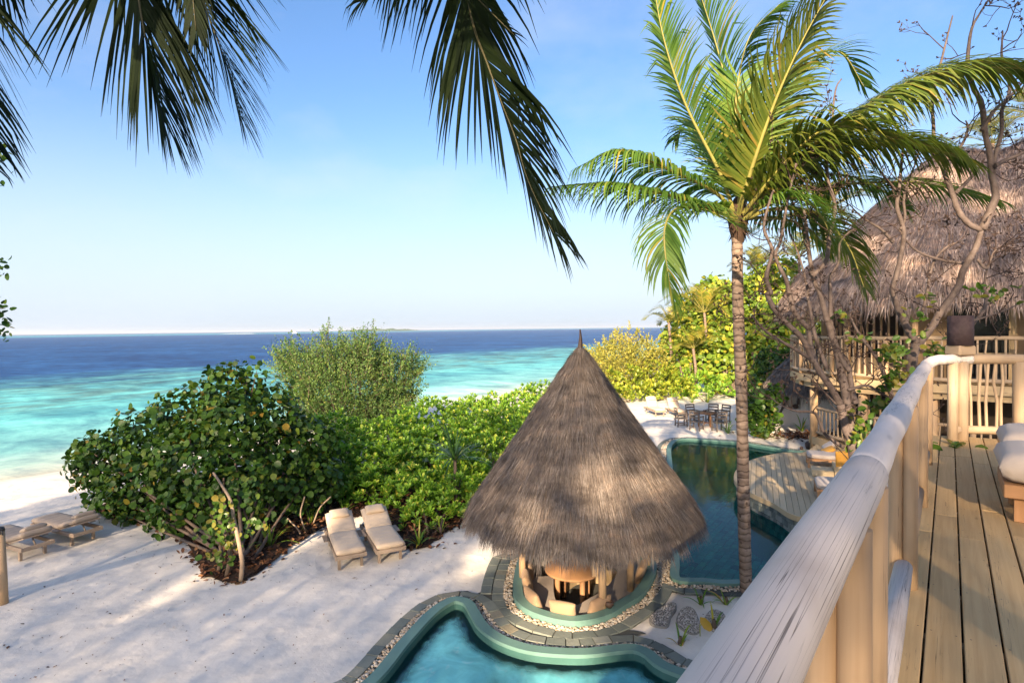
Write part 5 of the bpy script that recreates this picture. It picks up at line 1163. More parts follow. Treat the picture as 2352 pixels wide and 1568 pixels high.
tag(scatter('leaf_litter', ROUND_V, ROUND_F, p, d, nr, np.stack([RNG.uniform(.05, .10, len(p)), RNG.uniform(.09, .16, len(p)), RNG.uniform(.08, .2, len(p))], 1), 'litter', None), 'brown fallen leaves over the planting bed under the bushes', 'leaves')
s = np.c_[RNG.uniform(-10, 3.5, 1900), RNG.uniform(6.5, 15, 1900)]; k = ~(inside(ML, s[:, 0], s[:, 1]) | inside(offset(SMALL, .5), s[:, 0], s[:, 1]) | inside(offset(PIT, .6), s[:, 0], s[:, 1])); s = s[k]; s = s[RNG.random(len(s)) < .5]
p = np.c_[s, ground_z(s[:, 0], s[:, 1]) + .012]; nr = norm(V(0, 0, 1) + RNG.normal(0, .35, p.shape)); d = norm(np.cross(nr, RNG.normal(size=p.shape))); z_ = RNG.uniform(.012, .035, len(p)) * np.where(RNG.random(len(p)) < .08, 2.4, 1)
tag(scatter('scattered_leaves', TINY_V, TINY_F, p, d, nr, np.stack([z_, z_ * 1.4, z_], 1), 'litter', None), 'tiny dry leaf scraps scattered over the white sand', 'leaves')
# ---- dark sea grape bush
gb = G(560, 1290)
grape = [PL(*q) for q in [(250, 1065, 17, 80), (210, 1045, 17, 45), (335, 1020, 17, 88), (330, 1120, 16, 85), (430, 965, 16.5, 78), (440, 1060, 15.5, 100), (425, 1165, 14.6, 72), (525, 905, 16.2, 68), (540, 1000, 15.5, 105), (535, 1110, 14.3, 105), (620, 960, 16.2, 78), (640, 1060, 15.5, 95), (630, 1130, 14.8, 70), (705, 1020, 16.2, 70), (715, 1100, 15.6, 72), (262, 1150, 16, 55), (300, 1195, 15.6, 32), (370, 1195, 15, 40)]]
gt = bush('sea_grape_bush', 'big dark green sea grape bush with round leaves at the left, above the leaf litter', 'bush', (gb[0], gb[1], 0), grape, 330, .155, ROUND_V, ROUND_F, 'grape', 'stem', 300, .3, .6, .5, r0=.05)
P, O = [], []
for px, py, y in [(543, 838, 16), (495, 852, 16), (520, 850, 16), (570, 856, 16), (590, 850, 16), (470, 880, 16), (455, 885, 16.2), (605, 868, 16), (560, 880, 16), (170, 1050, 17), (185, 1036, 17), (200, 1068, 17), (215, 1085, 17)]:
    c = D(px, py, y); m_ = 14; P.append(c + RNG.normal(0, .11, (m_, 3))); O.append(norm(RNG.normal(0, .6, (m_, 3)) + V(0, 0, .8)))
    MB().tube([D(px * .7 + 545 * .3, py + 60, y + .1) if px > 400 else D(260, 1080, 17), c], [.02, .008], 5, False).build('stem', 'stem', gt)
P, O = np.vstack(P), np.vstack(O); d = norm(np.cross(O, RNG.normal(size=O.shape))); sc = .15 * RNG.uniform(.7, 1.2, len(P)); scatter('top_sprays', ROUND_V, ROUND_F, P, d, O, np.stack([sc, sc, sc], 1), 'grape', gt)
# small leaning trunk with sunlit sprays at the tip of the bed
q = [D(553, 1333, 11.75), D(556, 1290, 11.75), D(548, 1240, 11.8), D(537, 1190, 11.9), D(530, 1150, 12.0), D(510, 1115, 12.2), D(490, 1085, 12.4)]
q[0] = G(553, 1335); yt = thing('young_sea_grape_tree', 'thin pale leaning trunk with light green sprays at the front tip of the planting bed', 'tree', q[0])
MB().tube(catmull(q, 5), np.linspace(.047, .026, 31), 8, wob=.06).build('trunk', 'stem_pale', yt)
for px, py in ((500, 1320), (520, 1325)): a = G(px, py); MB().tube([a, a + V(.05, .1, .4), a + V(-.1, .2, .9)], [.05, .045, .03], 7, wob=.05).build('trunk', 'stem', yt)
P, O = [], []
for px, py, m_ in [(500, 1150, 26), (512, 1180, 34), (525, 1200, 26), (498, 1225, 30), (515, 1245, 30), (530, 1265, 16), (560, 1110, 26), (575, 1125, 16), (565, 1150, 16), (480, 1215, 22), (470, 1240, 20), (575, 1205, 24), (590, 1200, 12), (560, 1235, 10), (520, 1280, 14), (480, 1275, 14), (505, 1300, 10)]:
    m_ = int(m_ * .62); c = D(px, py, 11.9 + random.uniform(-.2, .2)); P.append(c + RNG.normal(0, .10, (m_, 3))); O.append(norm(RNG.normal(0, .5, (m_, 3)) + V(-.1, -.7, .6)))
P, O = np.vstack(P), np.vstack(O); d = norm(np.cross(O, RNG.normal(size=O.shape))); sc = .12 * RNG.uniform(.6, 1.25, len(P)); leaf_parts(ROUND_V, ROUND_F, P[:170], d[:170], O[:170], sc[:170], 'young', yt); scatter('foliage', ROUND_V, ROUND_F, P[170:], d[170:], O[170:], np.stack([sc, sc, sc], 1)[170:], 'young', yt)
for pts in [[(700, 1215), (690, 1180), (700, 1140)], [(720, 1200), (735, 1165), (760, 1140)], [(660, 1190), (680, 1210), (690, 1225)]]:
    MB().tube(catmull([D(x, y_, 14.0) for x, y_ in pts], 4), .018, 6).build('trunk', 'stem_pale', yt)
# ---- bright naupaka mounds
sc_b = [('leftmost bright green naupaka mound beside the dark sea grape bush', [(765, 1010, 19.5, 62), (800, 1080, 17.8, 68), (755, 1105, 17.6, 48)], (780, 1160)),
        ('bright green naupaka mound in the middle of the hedge below the olive bush', [(850, 1030, 19.5, 68), (880, 1095, 17.8, 72), (840, 1130, 17, 55), (930, 1010, 21, 60)], (880, 1160)),
        ('bright green naupaka mound behind the screw pine', [(990, 985, 22.5, 68), (1000, 1050, 20, 75), (1060, 975, 24, 55), (950, 1060, 19, 60)], (990, 1130)),
        ('naupaka mound reaching down to the sand beside the right lounger', [(955, 1140, 16.3, 62), (1000, 1175, 15.5, 58), (965, 1200, 14.8, 40), (1050, 1150, 16, 55), (1060, 1100, 17.4, 62)], (990, 1230)),
        ('naupaka mound directly left of the thatched roof', [(1110, 1010, 21, 68), (1110, 1070, 19, 68), (1150, 1040, 20.5, 60), (1170, 985, 23, 55), (1120, 1130, 17, 45)], (1110, 1160)),
        ('farthest naupaka mound, along the hedge top against the turquoise sea', [(1140, 955, 27, 48), (1200, 940, 28.5, 48), (1245, 925, 30, 45), (1285, 925, 30, 40), (1090, 960, 27, 48), (1240, 970, 26, 55)], (1180, 1010))]
for lab, lb, bs in sc_b:
    q = G(*bs); rbush('naupaka_bush', lab, 'bush', (q[0], q[1], 0), [PL(*k, sq=(1.15, 1.2, 1)) for k in lb], 88, .175, 'scaevola', 9, 120, 'naupaka bushes in the hedge', .7)
# ---- screw pine and strap-leaved lilies
def straps(name, lab, cat, base, n, ln, w, mt, elev=(.5, 1.45), droop=1.0, grp=None, toward=None):
    t = thing(name, lab, cat, base, grp); base = np.asarray(base, float)
    for i in range(n):
        a = random.uniform(0, 6.283); e = random.uniform(*elev); l = ln * random.uniform(.6, 1.15); p = base + V(math.cos(a), math.sin(a), 0) * .03; d = V(math.cos(a) * math.cos(e), math.sin(a) * math.cos(e), math.sin(e)); vs = []; sd_ = V(-math.sin(a), math.cos(a), 0); K = 6; b = MB()
        for k in range(K + 1):
            f = k / K; ww = w * (0.65 + .5 * f) * (1 - f ** 2.6) + .001; vs += [p - sd_ * ww, p + V(0, 0, -.18 * ww), p + sd_ * ww]
            p = p + d * l / K; d = norm(d + V(0, 0, -.16 * droop * (1 + f * 2.2)))
        fs = [(3 * k + j, 3 * k + j + 1, 3 * k + j + 4, 3 * k + j + 3) for k in range(K) for j in (0, 1)]
        b.add(vs, fs, None, True); b.build('leaf', mt, t)
    MB().lathe([(.03, -.02), (.05, .06), (.025, .16)], base, 8).build('bulb', 'stem', t); return t
q = D(1045, 1055, 16.4); ps = straps('screw_pine', 'spiky dark screw pine with long arching blades in front of the hedge', 'plant', q, 46, 1.15, .03, 'pandan', (.1, 1.4), .7)
MB().tube([V(q[0], q[1] + .1, 0), q], .05, 7).build('stem', 'stem', ps)
lil = [((620, 1262), 18, .8, 'yellow-green lily clump beside the young sea grape trunk', 'lily'), ((962, 1256), 22, .55, 'bright lily clump at the front corner of the bed by the right lounger', 'lily'), ((1012, 1228), 10, .42, 'small lily tuft under the edge of the thatched roof', 'lily'), ((790, 1185), 8, .5, 'upright lily tuft just behind the left lounger pillow', 'lily'), ((712, 1205), 12, .55, 'lily clump between the sea grape stems and the left lounger', 'lily'), ((742, 1180), 10, .5, 'lily tuft at the edge of the leaf litter behind the left lounger', 'lily'), ((880, 1205), 8, .5, 'lily tuft behind the right lounger', 'lily'),
       ((1610, 1387), 9, .34, 'young lily in the sand by the swimming pool edge', 'lily'), ((1668, 1385), 12, .42, 'larger young lily by the pool at the foot of the coconut palm', 'lily'), ((1563, 1478), 7, .36, 'young lily below the pebble stepping stones', 'lily'), ((1640, 1446), 5, .42, 'lily with few arching leaves over the stepping stone by the handrail', 'lily'),
       ((1757, 1010), 34, 1.05, 'big lily clump between the pool and the white hut', 'lily'), ((1672, 995), 18, .9, 'lily clump left of the coconut palm trunk by the far pool edge', 'lily'), ((1842, 990), 16, .9, 'drooping lily on the dark bed by the white hut', 'lily'), ((1545, 924), 22, 1.1, 'lily clump at the foot of the hedge behind the far loungers', 'lily'), ((1625, 925), 22, 1.0, 'lily clump at the foot of the hedge behind the dining table', 'lily'), ((1590, 926), 14, .9, 'small lily between two clumps at the far hedge foot', 'lily')]
for (px, py), n, l, lab, mt in lil: q = G(px, py); q[2] = ground_z(q[0], q[1]) + (.05 if inside(ML, np.array([q[0]]), np.array([q[1]]))[0] else 0.0); straps('lily', lab, 'plant', q, n, l, .022 if l < .7 else .028, mt, (.55, 1.45), .9, 'strap-leaved lilies')
# yellowed arrowhead leaf
q = G(1608, 1462); d = norm(V(.25, -.35, .75)); yl = thing('taro_plant', 'single yellowing heart-shaped leaf on a stalk beside the handrail', 'plant', (q[0], q[1], 0))
MB().tube([(q[0], q[1], 0), (q[0], q[1], .22)], .008, 6).build('stalk', 'lily', yl); leaf_parts(ROUND_V * V(.55, 1, 1.6), ROUND_F, np.array([(q[0], q[1], .34)]), np.array([(.5, -.2, -.6)]), np.array([(-.45, -.6, .6)]), [.27], 'yellow_leaf', yl)
# ---- olive ironwood bush against the sea
def wispy(name, lab, base, lobes, ntw, per, size, mt, twl=.9, grp=None):
    t = thing(name, lab, 'bush', base, grp); stems(t, base, lobes, 'stem', .05)
    P, O = lobe_points([(c_, np.asarray(r_) * .86) for c_, r_ in lobes], 400, .35, .35, .42, seed=2.2); idx = RNG.permutation(len(P))[:ntw]; P, O = P[idx], O[idx]
    tw = norm(O + V(0, 0, .6) + RNG.normal(0, .3, P.shape)); l = twl * RNG.uniform(.5, 1.2, (len(P), 1)); u = RNG.random((len(P), per, 1))
    pos = P[:, None] + tw[:, None] * l[:, None] * (u - .45); pos = pos + RNG.normal(0, .045 * twl, pos.shape) * (1.15 - u); pos = pos.reshape(-1, 3); d = norm(np.repeat(tw[:, None], per, 1).reshape(-1, 3) + RNG.normal(0, .6, pos.shape)); nr = norm(RNG.normal(size=pos.shape) + V(0, 0, .6)); sc = size * RNG.uniform(.6, 1.3, len(pos))
    k = pos[:, 2] > .02; scatter('foliage', TINY_V, TINY_F, pos[k], d[k], nr[k], np.stack([sc, sc, sc], 1)[k], mt, t)
    P2, O2 = lobe_points(lobes, 60, .8, .3, .3, seed=3.3); ix = RNG.permutation(len(P2))[:ntw // 40]; P2, O2 = P2[ix], norm(O2[ix] + V(0, 0, .5) + RNG.normal(0, .25, (len(ix), 3))); m2 = 60; u = RNG.random((len(P2), m2, 1)); l2 = twl * RNG.uniform(.3, .8, (len(P2), 1, 1))
    pos = P2[:, None] + O2[:, None] * l2 * u + RNG.normal(0, .09 * twl, (len(P2), m2, 3)) * (1.1 - u); pos = pos.reshape(-1, 3); d = norm(np.repeat(O2, m2, 0) + RNG.normal(0, .6, pos.shape)); nr = norm(RNG.normal(size=pos.shape) + V(0, 0, .6)); sc = size * RNG.uniform(.6, 1.3, len(pos)); scatter('sprays', TINY_V, TINY_F, pos, d, nr, np.stack([sc, sc, sc], 1), mt, t)
    b = MB()
    for q_, o_, l_ in zip(P2, O2, l2[:, 0]): b.tube([q_ - o_ * .5, q_ + o_ * l_], [.018, .005], 4, False)
    for i in range(0, len(P), 3): b.tube([P[i] - tw[i] * l[i] * .5, P[i] + tw[i] * l[i] * .45], [.012, .004], 3, False)
    setting(b.build('twigs', 'stem', t), 'stuff'); return t
q = G(810, 985); pem = [PL(*k) for k in [(690, 850, 28, 55), (660, 830, 28.5, 30), (765, 835, 28, 62), (845, 825, 28, 55), (830, 812, 28, 32), (740, 900, 27.5, 72), (830, 890, 27.5, 78), (905, 870, 28, 52), (935, 835, 28.5, 30), (957, 845, 28.5, 20), (790, 955, 27, 70), (700, 935, 27, 55), (895, 945, 27.5, 52), (940, 905, 28, 28), (870, 965, 27, 50)]]
wispy('ironwood_bush', 'airy olive-green bush standing against the blue sea in the middle distance', (q[0], q[1], 0), pem, 5200, 17, .085, 'pemphis', 1.35)
# ---- sunlit thicket behind the dining set
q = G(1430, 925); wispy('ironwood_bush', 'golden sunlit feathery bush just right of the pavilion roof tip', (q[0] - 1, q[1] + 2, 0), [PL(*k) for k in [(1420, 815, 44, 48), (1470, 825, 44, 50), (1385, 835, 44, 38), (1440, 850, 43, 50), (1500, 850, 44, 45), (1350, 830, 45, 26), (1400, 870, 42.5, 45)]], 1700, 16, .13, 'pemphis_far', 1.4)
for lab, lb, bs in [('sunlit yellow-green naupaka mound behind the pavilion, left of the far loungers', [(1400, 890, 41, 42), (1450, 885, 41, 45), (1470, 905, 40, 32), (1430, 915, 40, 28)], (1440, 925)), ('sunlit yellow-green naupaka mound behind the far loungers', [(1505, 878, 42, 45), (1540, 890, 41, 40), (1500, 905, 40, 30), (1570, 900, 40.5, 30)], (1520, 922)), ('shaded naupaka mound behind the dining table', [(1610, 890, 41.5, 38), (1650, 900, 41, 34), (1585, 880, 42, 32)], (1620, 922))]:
    q = G(*bs); rbush('naupaka_bush', lab, 'bush', (q[0], q[1] + .3, 0), [PL(*k) for k in lb], 26, .30, 'scaevola' if lab[:4] == 'shad' else 'scaevola_far', 8, 0, 'sunlit naupaka mounds', .6)  # mound called shaded takes the unlit leaf colour instead of the lit one
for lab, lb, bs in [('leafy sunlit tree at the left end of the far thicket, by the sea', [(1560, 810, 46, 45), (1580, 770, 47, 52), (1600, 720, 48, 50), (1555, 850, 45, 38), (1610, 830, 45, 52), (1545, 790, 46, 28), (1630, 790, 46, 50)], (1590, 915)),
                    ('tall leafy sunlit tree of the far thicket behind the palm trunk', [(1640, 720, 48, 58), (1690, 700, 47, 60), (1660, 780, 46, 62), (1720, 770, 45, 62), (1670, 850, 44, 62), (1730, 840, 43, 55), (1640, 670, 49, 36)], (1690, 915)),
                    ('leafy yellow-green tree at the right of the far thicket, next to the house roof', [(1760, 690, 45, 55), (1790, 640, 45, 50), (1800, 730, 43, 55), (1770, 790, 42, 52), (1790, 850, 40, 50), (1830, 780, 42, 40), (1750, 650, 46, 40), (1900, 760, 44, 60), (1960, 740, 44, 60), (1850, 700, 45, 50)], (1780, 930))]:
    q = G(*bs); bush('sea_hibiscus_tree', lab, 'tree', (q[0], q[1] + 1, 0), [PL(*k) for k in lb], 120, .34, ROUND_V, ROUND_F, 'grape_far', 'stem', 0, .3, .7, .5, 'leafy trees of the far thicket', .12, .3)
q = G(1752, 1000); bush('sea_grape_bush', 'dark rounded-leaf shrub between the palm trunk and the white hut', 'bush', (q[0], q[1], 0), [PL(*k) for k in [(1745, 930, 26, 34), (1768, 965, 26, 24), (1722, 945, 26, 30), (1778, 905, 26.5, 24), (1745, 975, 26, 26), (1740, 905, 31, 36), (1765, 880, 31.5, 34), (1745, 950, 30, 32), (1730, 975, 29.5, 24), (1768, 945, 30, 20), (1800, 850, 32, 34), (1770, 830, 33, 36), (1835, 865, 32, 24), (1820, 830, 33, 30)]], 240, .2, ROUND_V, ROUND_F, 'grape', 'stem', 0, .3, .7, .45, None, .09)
# leaf bed by the white hut
q = G(1858, 1002); s = q[:2] + RNG.normal(0, 1, (700, 2)) * V(1.1, .5); p = np.c_[s, RNG.uniform(.01, .1, 700)]; nr = norm(V(0, 0, 1) + RNG.normal(0, .4, p.shape)); d = norm(np.cross(nr, RNG.normal(size=p.shape)))
tag(scatter('leaf_litter', ROUND_V, ROUND_F, p, d, nr, np.stack([RNG.uniform(.08, .13, 700), RNG.uniform(.1, .18, 700), RNG.uniform(.1, .2, 700)], 1), 'litter', None), 'brown leaf litter on the small bed beside the white hut', 'leaves')

# ================================================================== coconut palms
def frond(parent, pts, L_, n, w, mt, rmt, grav=.10, wind=(0, 0, 0), r0=.03, start=.16, lob=lambda: False, a0=1.15, a1=.45, skew=(1, 1), roll=0.0, K=5, lift=.25):
    """one pinnate leaf: a rachis through the points, leaflets to both sides that bend with weight and wind"""
    pl = catmull(pts, 10); pl = resample(pl, .06); N_ = len(pl); T = norm(np.gradient(pl, axis=0)); wind = np.asarray(wind, float)
    o = pl[0]; fr = bpy.data.objects.new('frond', bpy.data.meshes.new('frond')); COL.objects.link(fr); fr.parent = parent; fr.location = tuple(o - np.array(tuple(parent_origin(parent))))
    b = MB(); rr = np.linspace(r0, r0 * .12, N_); b.tube(pl - 0, rr, 6); tmp = b.build('rachis', rmt, None); me = tmp.data; me.transform(Matrix.Translation(-Vector(tuple(o)))); bpy.data.objects.remove(tmp); old = fr.data; fr.data = me; bpy.data.meshes.remove(old); me.name = 'frond'
    joined = MB()
    Bp = None
    for i in range(n):
        f = start + (1 - start) * (i + .5) / n; k = f * (N_ - 1); j = int(k); q = pl[j] + (pl[min(j + 1, N_ - 1)] - pl[j]) * (k - j); t = T[j]
        Bv = np.cross(t, V(0, 0, 1))
        if np.linalg.norm(Bv) < .15 and Bp is not None: Bv = Bp - t * (Bp @ t)
        Bv = norm(Bv)
        if Bp is not None and Bv @ Bp < 0: Bv = -Bv
        Bp = Bv; nv = np.cross(Bv, t); c_, s_ = math.cos(roll), math.sin(roll); B2 = Bv * c_ + nv * s_; N2 = nv * c_ - Bv * s_
        g_ = (f - start) / (1 - start); prof_ = (.55 + .45 * min(1, g_ / .25)) * (1 - .62 * max(0, (g_ - .45) / .55) ** 1.4)
        for sd_ in (1, -1):
            al = a0 + (a1 - a0) * g_ + random.gauss(0, .05); l = L_ * prof_ * random.uniform(.86, 1.1) * skew[0 if sd_ > 0 else 1]
            d = norm(t * math.cos(al) + B2 * sd_ * math.sin(al) + N2 * lift * random.uniform(.4, 1.2)); p = q.copy(); vs = []; gv = V(0, 0, -1) * grav * random.uniform(.7, 1.4) + wind * random.uniform(.6, 1.3)
            broken = random.random() < .06
            for m_ in range(K + 1):
                h_ = m_ / K; ww = w * min(1, .55 + 1.8 * h_) * (1 - h_ ** 2.2) + .0008; sv = norm(np.cross(d, N2) + 1e-6)
                vs += [p - sv * ww, p + sv * ww]; p = p + d * l / K; d = norm(d + gv * (.5 + h_ * 1.3) + (V(0, 0, -.9) if broken and m_ == K // 2 else 0))
            fs = [(2 * m_, 2 * m_ + 1, 2 * m_ + 3, 2 * m_ + 2) for m_ in range(K)]
            if lob(): MB().add(vs, fs, None, True).build('leaflet', mt, fr)
            else: joined.add(vs, fs, None, True)
    if joined.v: setting(joined.build('leaflets', mt, fr), 'stuff')
    return fr
class Budget:
    def __init__(s, n): s.n = n
    def __call__(s): s.n -= 1; return s.n >= 0
# -- the palm by the pool
pb = G(1714, 1357); pt = D(1693, 540, 10.95)
palm = thing('coconut_palm', 'tall coconut palm with a ringed trunk standing beside the swimming pool', 'palm tree', (pb[0], pb[1], 0))
tr = catmull([V(pb[0], pb[1], -.1), D(1708, 1150, 10.95), D(1703, 900, 10.95), D(1695, 700, 10.95), pt, pt + V(0, 0, .25)], 14); f_ = np.linspace(0, 1, len(tr)); MB().tube(tr, .116 - .02 * f_ + .004 * np.sin(np.arange(len(tr)) * 2.2), 20, wob=.015).build('trunk', 'palm_bark', palm)
cr_ = pt + V(.02, 0, .25)
MB().lathe([(.10, -.4), (.16, -.15), (.19, .05), (.15, .25), (.08, .45), (.0, .5)], cr_, 16).build('fibre_crown', 'fiber', palm)
b = MB()
for i in range(46):
    a = random.uniform(0, 6.28); q = cr_ + V(.15 * math.cos(a), .15 * math.sin(a), random.uniform(-.25, .15)); l = random.uniform(.12, .34); d = norm(V(math.cos(a) * .55, math.sin(a) * .55, random.uniform(-1.2, .3))); s_ = V(-math.sin(a), math.cos(a), 0) * random.uniform(.015, .04)
    b.add([q - s_, q + s_, q + d * l + V(0, 0, -.03)], [(0, 1, 2)])
setting(b.build('dry_sheaths', 'fiber', palm), 'stuff')
Y0 = 10.95; W_ = (.055, -.01, 0.0); bg_ = Budget(300)
def FR(pts, **k):
    q = [D(px, py, Y0 + dy) for px, py, dy in pts]; frond(palm, q, k.pop('L', .95), k.pop('n', 62), k.pop('w', .023), k.pop('mt', 'palm'), 'rachis', wind=k.pop('wind', W_), r0=k.pop('r0', .042), lob=k.pop('lob', bg_), **k)
FR([(1690, 500, 0), (1655, 400, -.2), (1575, 240, -.4), (1525, 90, -.6), (1497, -60, -.7)], L=1.0, n=84, grav=.13, start=.14, wind=(.03, 0, 0))
FR([(1690, 490, -.05), (1640, 440, -.3), (1560, 400, -.5), (1470, 362, -.8), (1400, 352, -1.0), (1325, 385, -1.2)], L=1.2, n=78, grav=.6, wind=(.03, 0, 0), lift=.05)
FR([(1690, 500, -.05), (1640, 478, -.3), (1545, 450, -.6), (1420, 425, -.9), (1340, 424, -1.1), (1268, 430, -1.3)], L=1.0, n=84, grav=.6, wind=(.04, 0, 0), lift=.05)
FR([(1690, 505, -.1), (1640, 485, -.6), (1560, 478, -1.1), (1528, 520, -1.4), (1530, 600, -1.5), (1548, 700, -1.6)], L=.95, n=70, grav=.36, wind=(.06, 0, 0))
bg_ = Budget(0)
RW_ = dict(w=.03, r0=.05, mt='palm_olive')
FR([(1695, 500, -.1), (1710, 440, -.4), (1770, 260, -.9), (1835, 110, -1.3), (1905, -20, -1.6)], L=1.45, n=92, grav=.16, wind=(.22, 0, -.02), start=.1, **RW_)
FR([(1700, 500, 0), (1760, 440, -.3), (1850, 350, -.7), (1980, 250, -1.0), (2110, 180, -1.2), (2230, 155, -1.3), (2400, 160, -1.4)], L=1.6, n=108, grav=.5, wind=(.14, 0, 0), start=.1, lift=.1, **RW_)
FR([(1700, 500, 0), (1790, 420, .3), (1900, 330, .5), (2040, 215, .6), (2180, 160, .6), (2340, 148, .5)], L=1.5, n=100, grav=.46, wind=(.16, 0, 0), start=.1, lift=.1, **RW_)
FR([(1695, 500, 0), (1690, 400, .1), (1680, 250, .2), (1650, 120, .2), (1600, -40, .1)], L=1.15, n=80, grav=.12, wind=(.08, 0, 0))
FR([(1695, 500, 0), (1700, 400, -.3), (1690, 240, -.5), (1720, 90, -.6), (1790, 10, -.7)], L=1.2, n=84, grav=.12, wind=(.16, 0, 0), start=.12)
FR([(1695, 500, 0), (1740, 380, .4), (1790, 240, .8), (1860, 150, 1.0), (1930, 120, 1.1), (1985, 200, 1.2)], L=1.15, n=80, grav=.22, wind=(.16, 0, 0))
FR([(1700, 500, .1), (1800, 450, .3), (1930, 425, .5), (2080, 418, .5), (2180, 432, .4), (2290, 462, .3)], L=1.15, n=84, grav=.38, wind=(.14, 0, 0), lift=.1)
FR([(1700, 500, -.1), (1780, 400, -.7), (1870, 310, -1.2), (1960, 290, -1.6), (2060, 320, -1.8)], L=1.3, n=84, grav=.36, wind=(.14, 0, 0), start=.1, **RW_)
FR([(1700, 510, -.1), (1760, 470, -.5), (1830, 455, -.9), (1890, 500, -1.1), (1920, 590, -1.2)], L=1.05, n=66, grav=.38, wind=(.1, 0, 0))
FR([(1695, 505, -.1), (1660, 475, -.5), (1620, 478, -1.0), (1660, 500, -1.5), (1735, 540, -1.8)], L=.6, n=48, w=.025, grav=.1, wind=(.1, 0, 0), a0=.7, a1=.3)
FR([(1700, 500, .2), (1730, 420, .9), (1780, 330, 1.5), (1850, 300, 2.0), (1930, 330, 2.3)], L=1.1, n=72, grav=.28, wind=(.14, 0, 0))
FR([(1690, 500, .2), (1660, 420, .8), (1610, 330, 1.4), (1575, 290, 1.8), (1550, 320, 2.1)], L=1.0, n=66, grav=.26)
FR([(1700, 505, .1), (1770, 500, .5), (1850, 520, .9), (1910, 580, 1.2)], L=1.0, n=56, grav=.38, wind=(.1, 0, 0))
FR([(1705, 500, -.1), (1800, 390, -.3), (1930, 330, -.6), (2080, 320, -.8), (2220, 370, -.9)], L=1.4, n=88, grav=.5, wind=(.14, 0, 0), start=.1, lift=.1, **RW_)
FR([(1705, 505, 0), (1780, 480, .2), (1870, 490, .4), (1945, 560, .5), (1985, 660, .5)], L=1.1, n=64, grav=.45, wind=(.1, 0, 0), **RW_)
FR([(1705, 500, .2), (1800, 430, .6), (1900, 400, .9), (2000, 420, 1.0), (2080, 480, 1.0)], L=1.15, n=72, grav=.38, wind=(.12, 0, 0))
# -- palms that lean over the viewer: trunks outside the picture, fronds hanging into it
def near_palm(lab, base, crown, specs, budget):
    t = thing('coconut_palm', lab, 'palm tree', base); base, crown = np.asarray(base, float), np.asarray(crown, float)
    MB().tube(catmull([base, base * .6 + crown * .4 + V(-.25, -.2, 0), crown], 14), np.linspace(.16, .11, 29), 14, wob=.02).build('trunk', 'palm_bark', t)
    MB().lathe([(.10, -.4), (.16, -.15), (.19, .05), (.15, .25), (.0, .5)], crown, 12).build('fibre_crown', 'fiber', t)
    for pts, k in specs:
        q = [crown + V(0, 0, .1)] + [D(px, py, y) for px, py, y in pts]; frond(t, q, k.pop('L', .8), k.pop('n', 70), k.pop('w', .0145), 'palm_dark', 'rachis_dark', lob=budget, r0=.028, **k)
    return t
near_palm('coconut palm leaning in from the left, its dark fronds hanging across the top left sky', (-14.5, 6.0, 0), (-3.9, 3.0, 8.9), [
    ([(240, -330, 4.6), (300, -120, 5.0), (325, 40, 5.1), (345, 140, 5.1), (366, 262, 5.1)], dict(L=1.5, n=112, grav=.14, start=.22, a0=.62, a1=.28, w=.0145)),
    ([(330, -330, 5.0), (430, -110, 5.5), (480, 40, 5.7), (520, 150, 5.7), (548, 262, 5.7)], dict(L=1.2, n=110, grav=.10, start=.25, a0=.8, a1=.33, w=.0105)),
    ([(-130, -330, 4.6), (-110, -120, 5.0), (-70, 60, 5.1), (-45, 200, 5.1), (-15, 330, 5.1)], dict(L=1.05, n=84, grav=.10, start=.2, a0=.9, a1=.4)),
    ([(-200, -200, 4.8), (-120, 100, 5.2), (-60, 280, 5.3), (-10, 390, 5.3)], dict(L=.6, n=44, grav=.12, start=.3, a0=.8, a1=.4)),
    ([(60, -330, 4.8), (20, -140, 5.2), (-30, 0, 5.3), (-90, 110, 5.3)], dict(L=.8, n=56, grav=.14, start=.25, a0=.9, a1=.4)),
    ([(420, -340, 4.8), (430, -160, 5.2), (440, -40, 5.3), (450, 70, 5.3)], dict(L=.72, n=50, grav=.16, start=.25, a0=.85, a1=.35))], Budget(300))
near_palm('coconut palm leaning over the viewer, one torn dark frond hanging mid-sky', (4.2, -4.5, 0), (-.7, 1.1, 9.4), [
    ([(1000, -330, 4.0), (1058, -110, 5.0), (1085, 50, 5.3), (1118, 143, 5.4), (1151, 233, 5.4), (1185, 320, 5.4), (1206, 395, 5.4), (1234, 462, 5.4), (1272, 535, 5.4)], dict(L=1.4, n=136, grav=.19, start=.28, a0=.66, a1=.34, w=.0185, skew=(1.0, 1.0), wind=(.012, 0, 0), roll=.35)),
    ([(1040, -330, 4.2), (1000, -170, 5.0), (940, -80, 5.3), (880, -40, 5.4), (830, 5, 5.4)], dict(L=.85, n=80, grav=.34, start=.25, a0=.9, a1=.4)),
    ([(1080, -330, 4.2), (1060, -150, 4.9), (1050, -60, 5.0), (1100, 0, 5.1), (1180, 80, 5.1)], dict(L=.5, n=40, grav=.12, start=.35, a0=.8, a1=.35))], Budget(300))
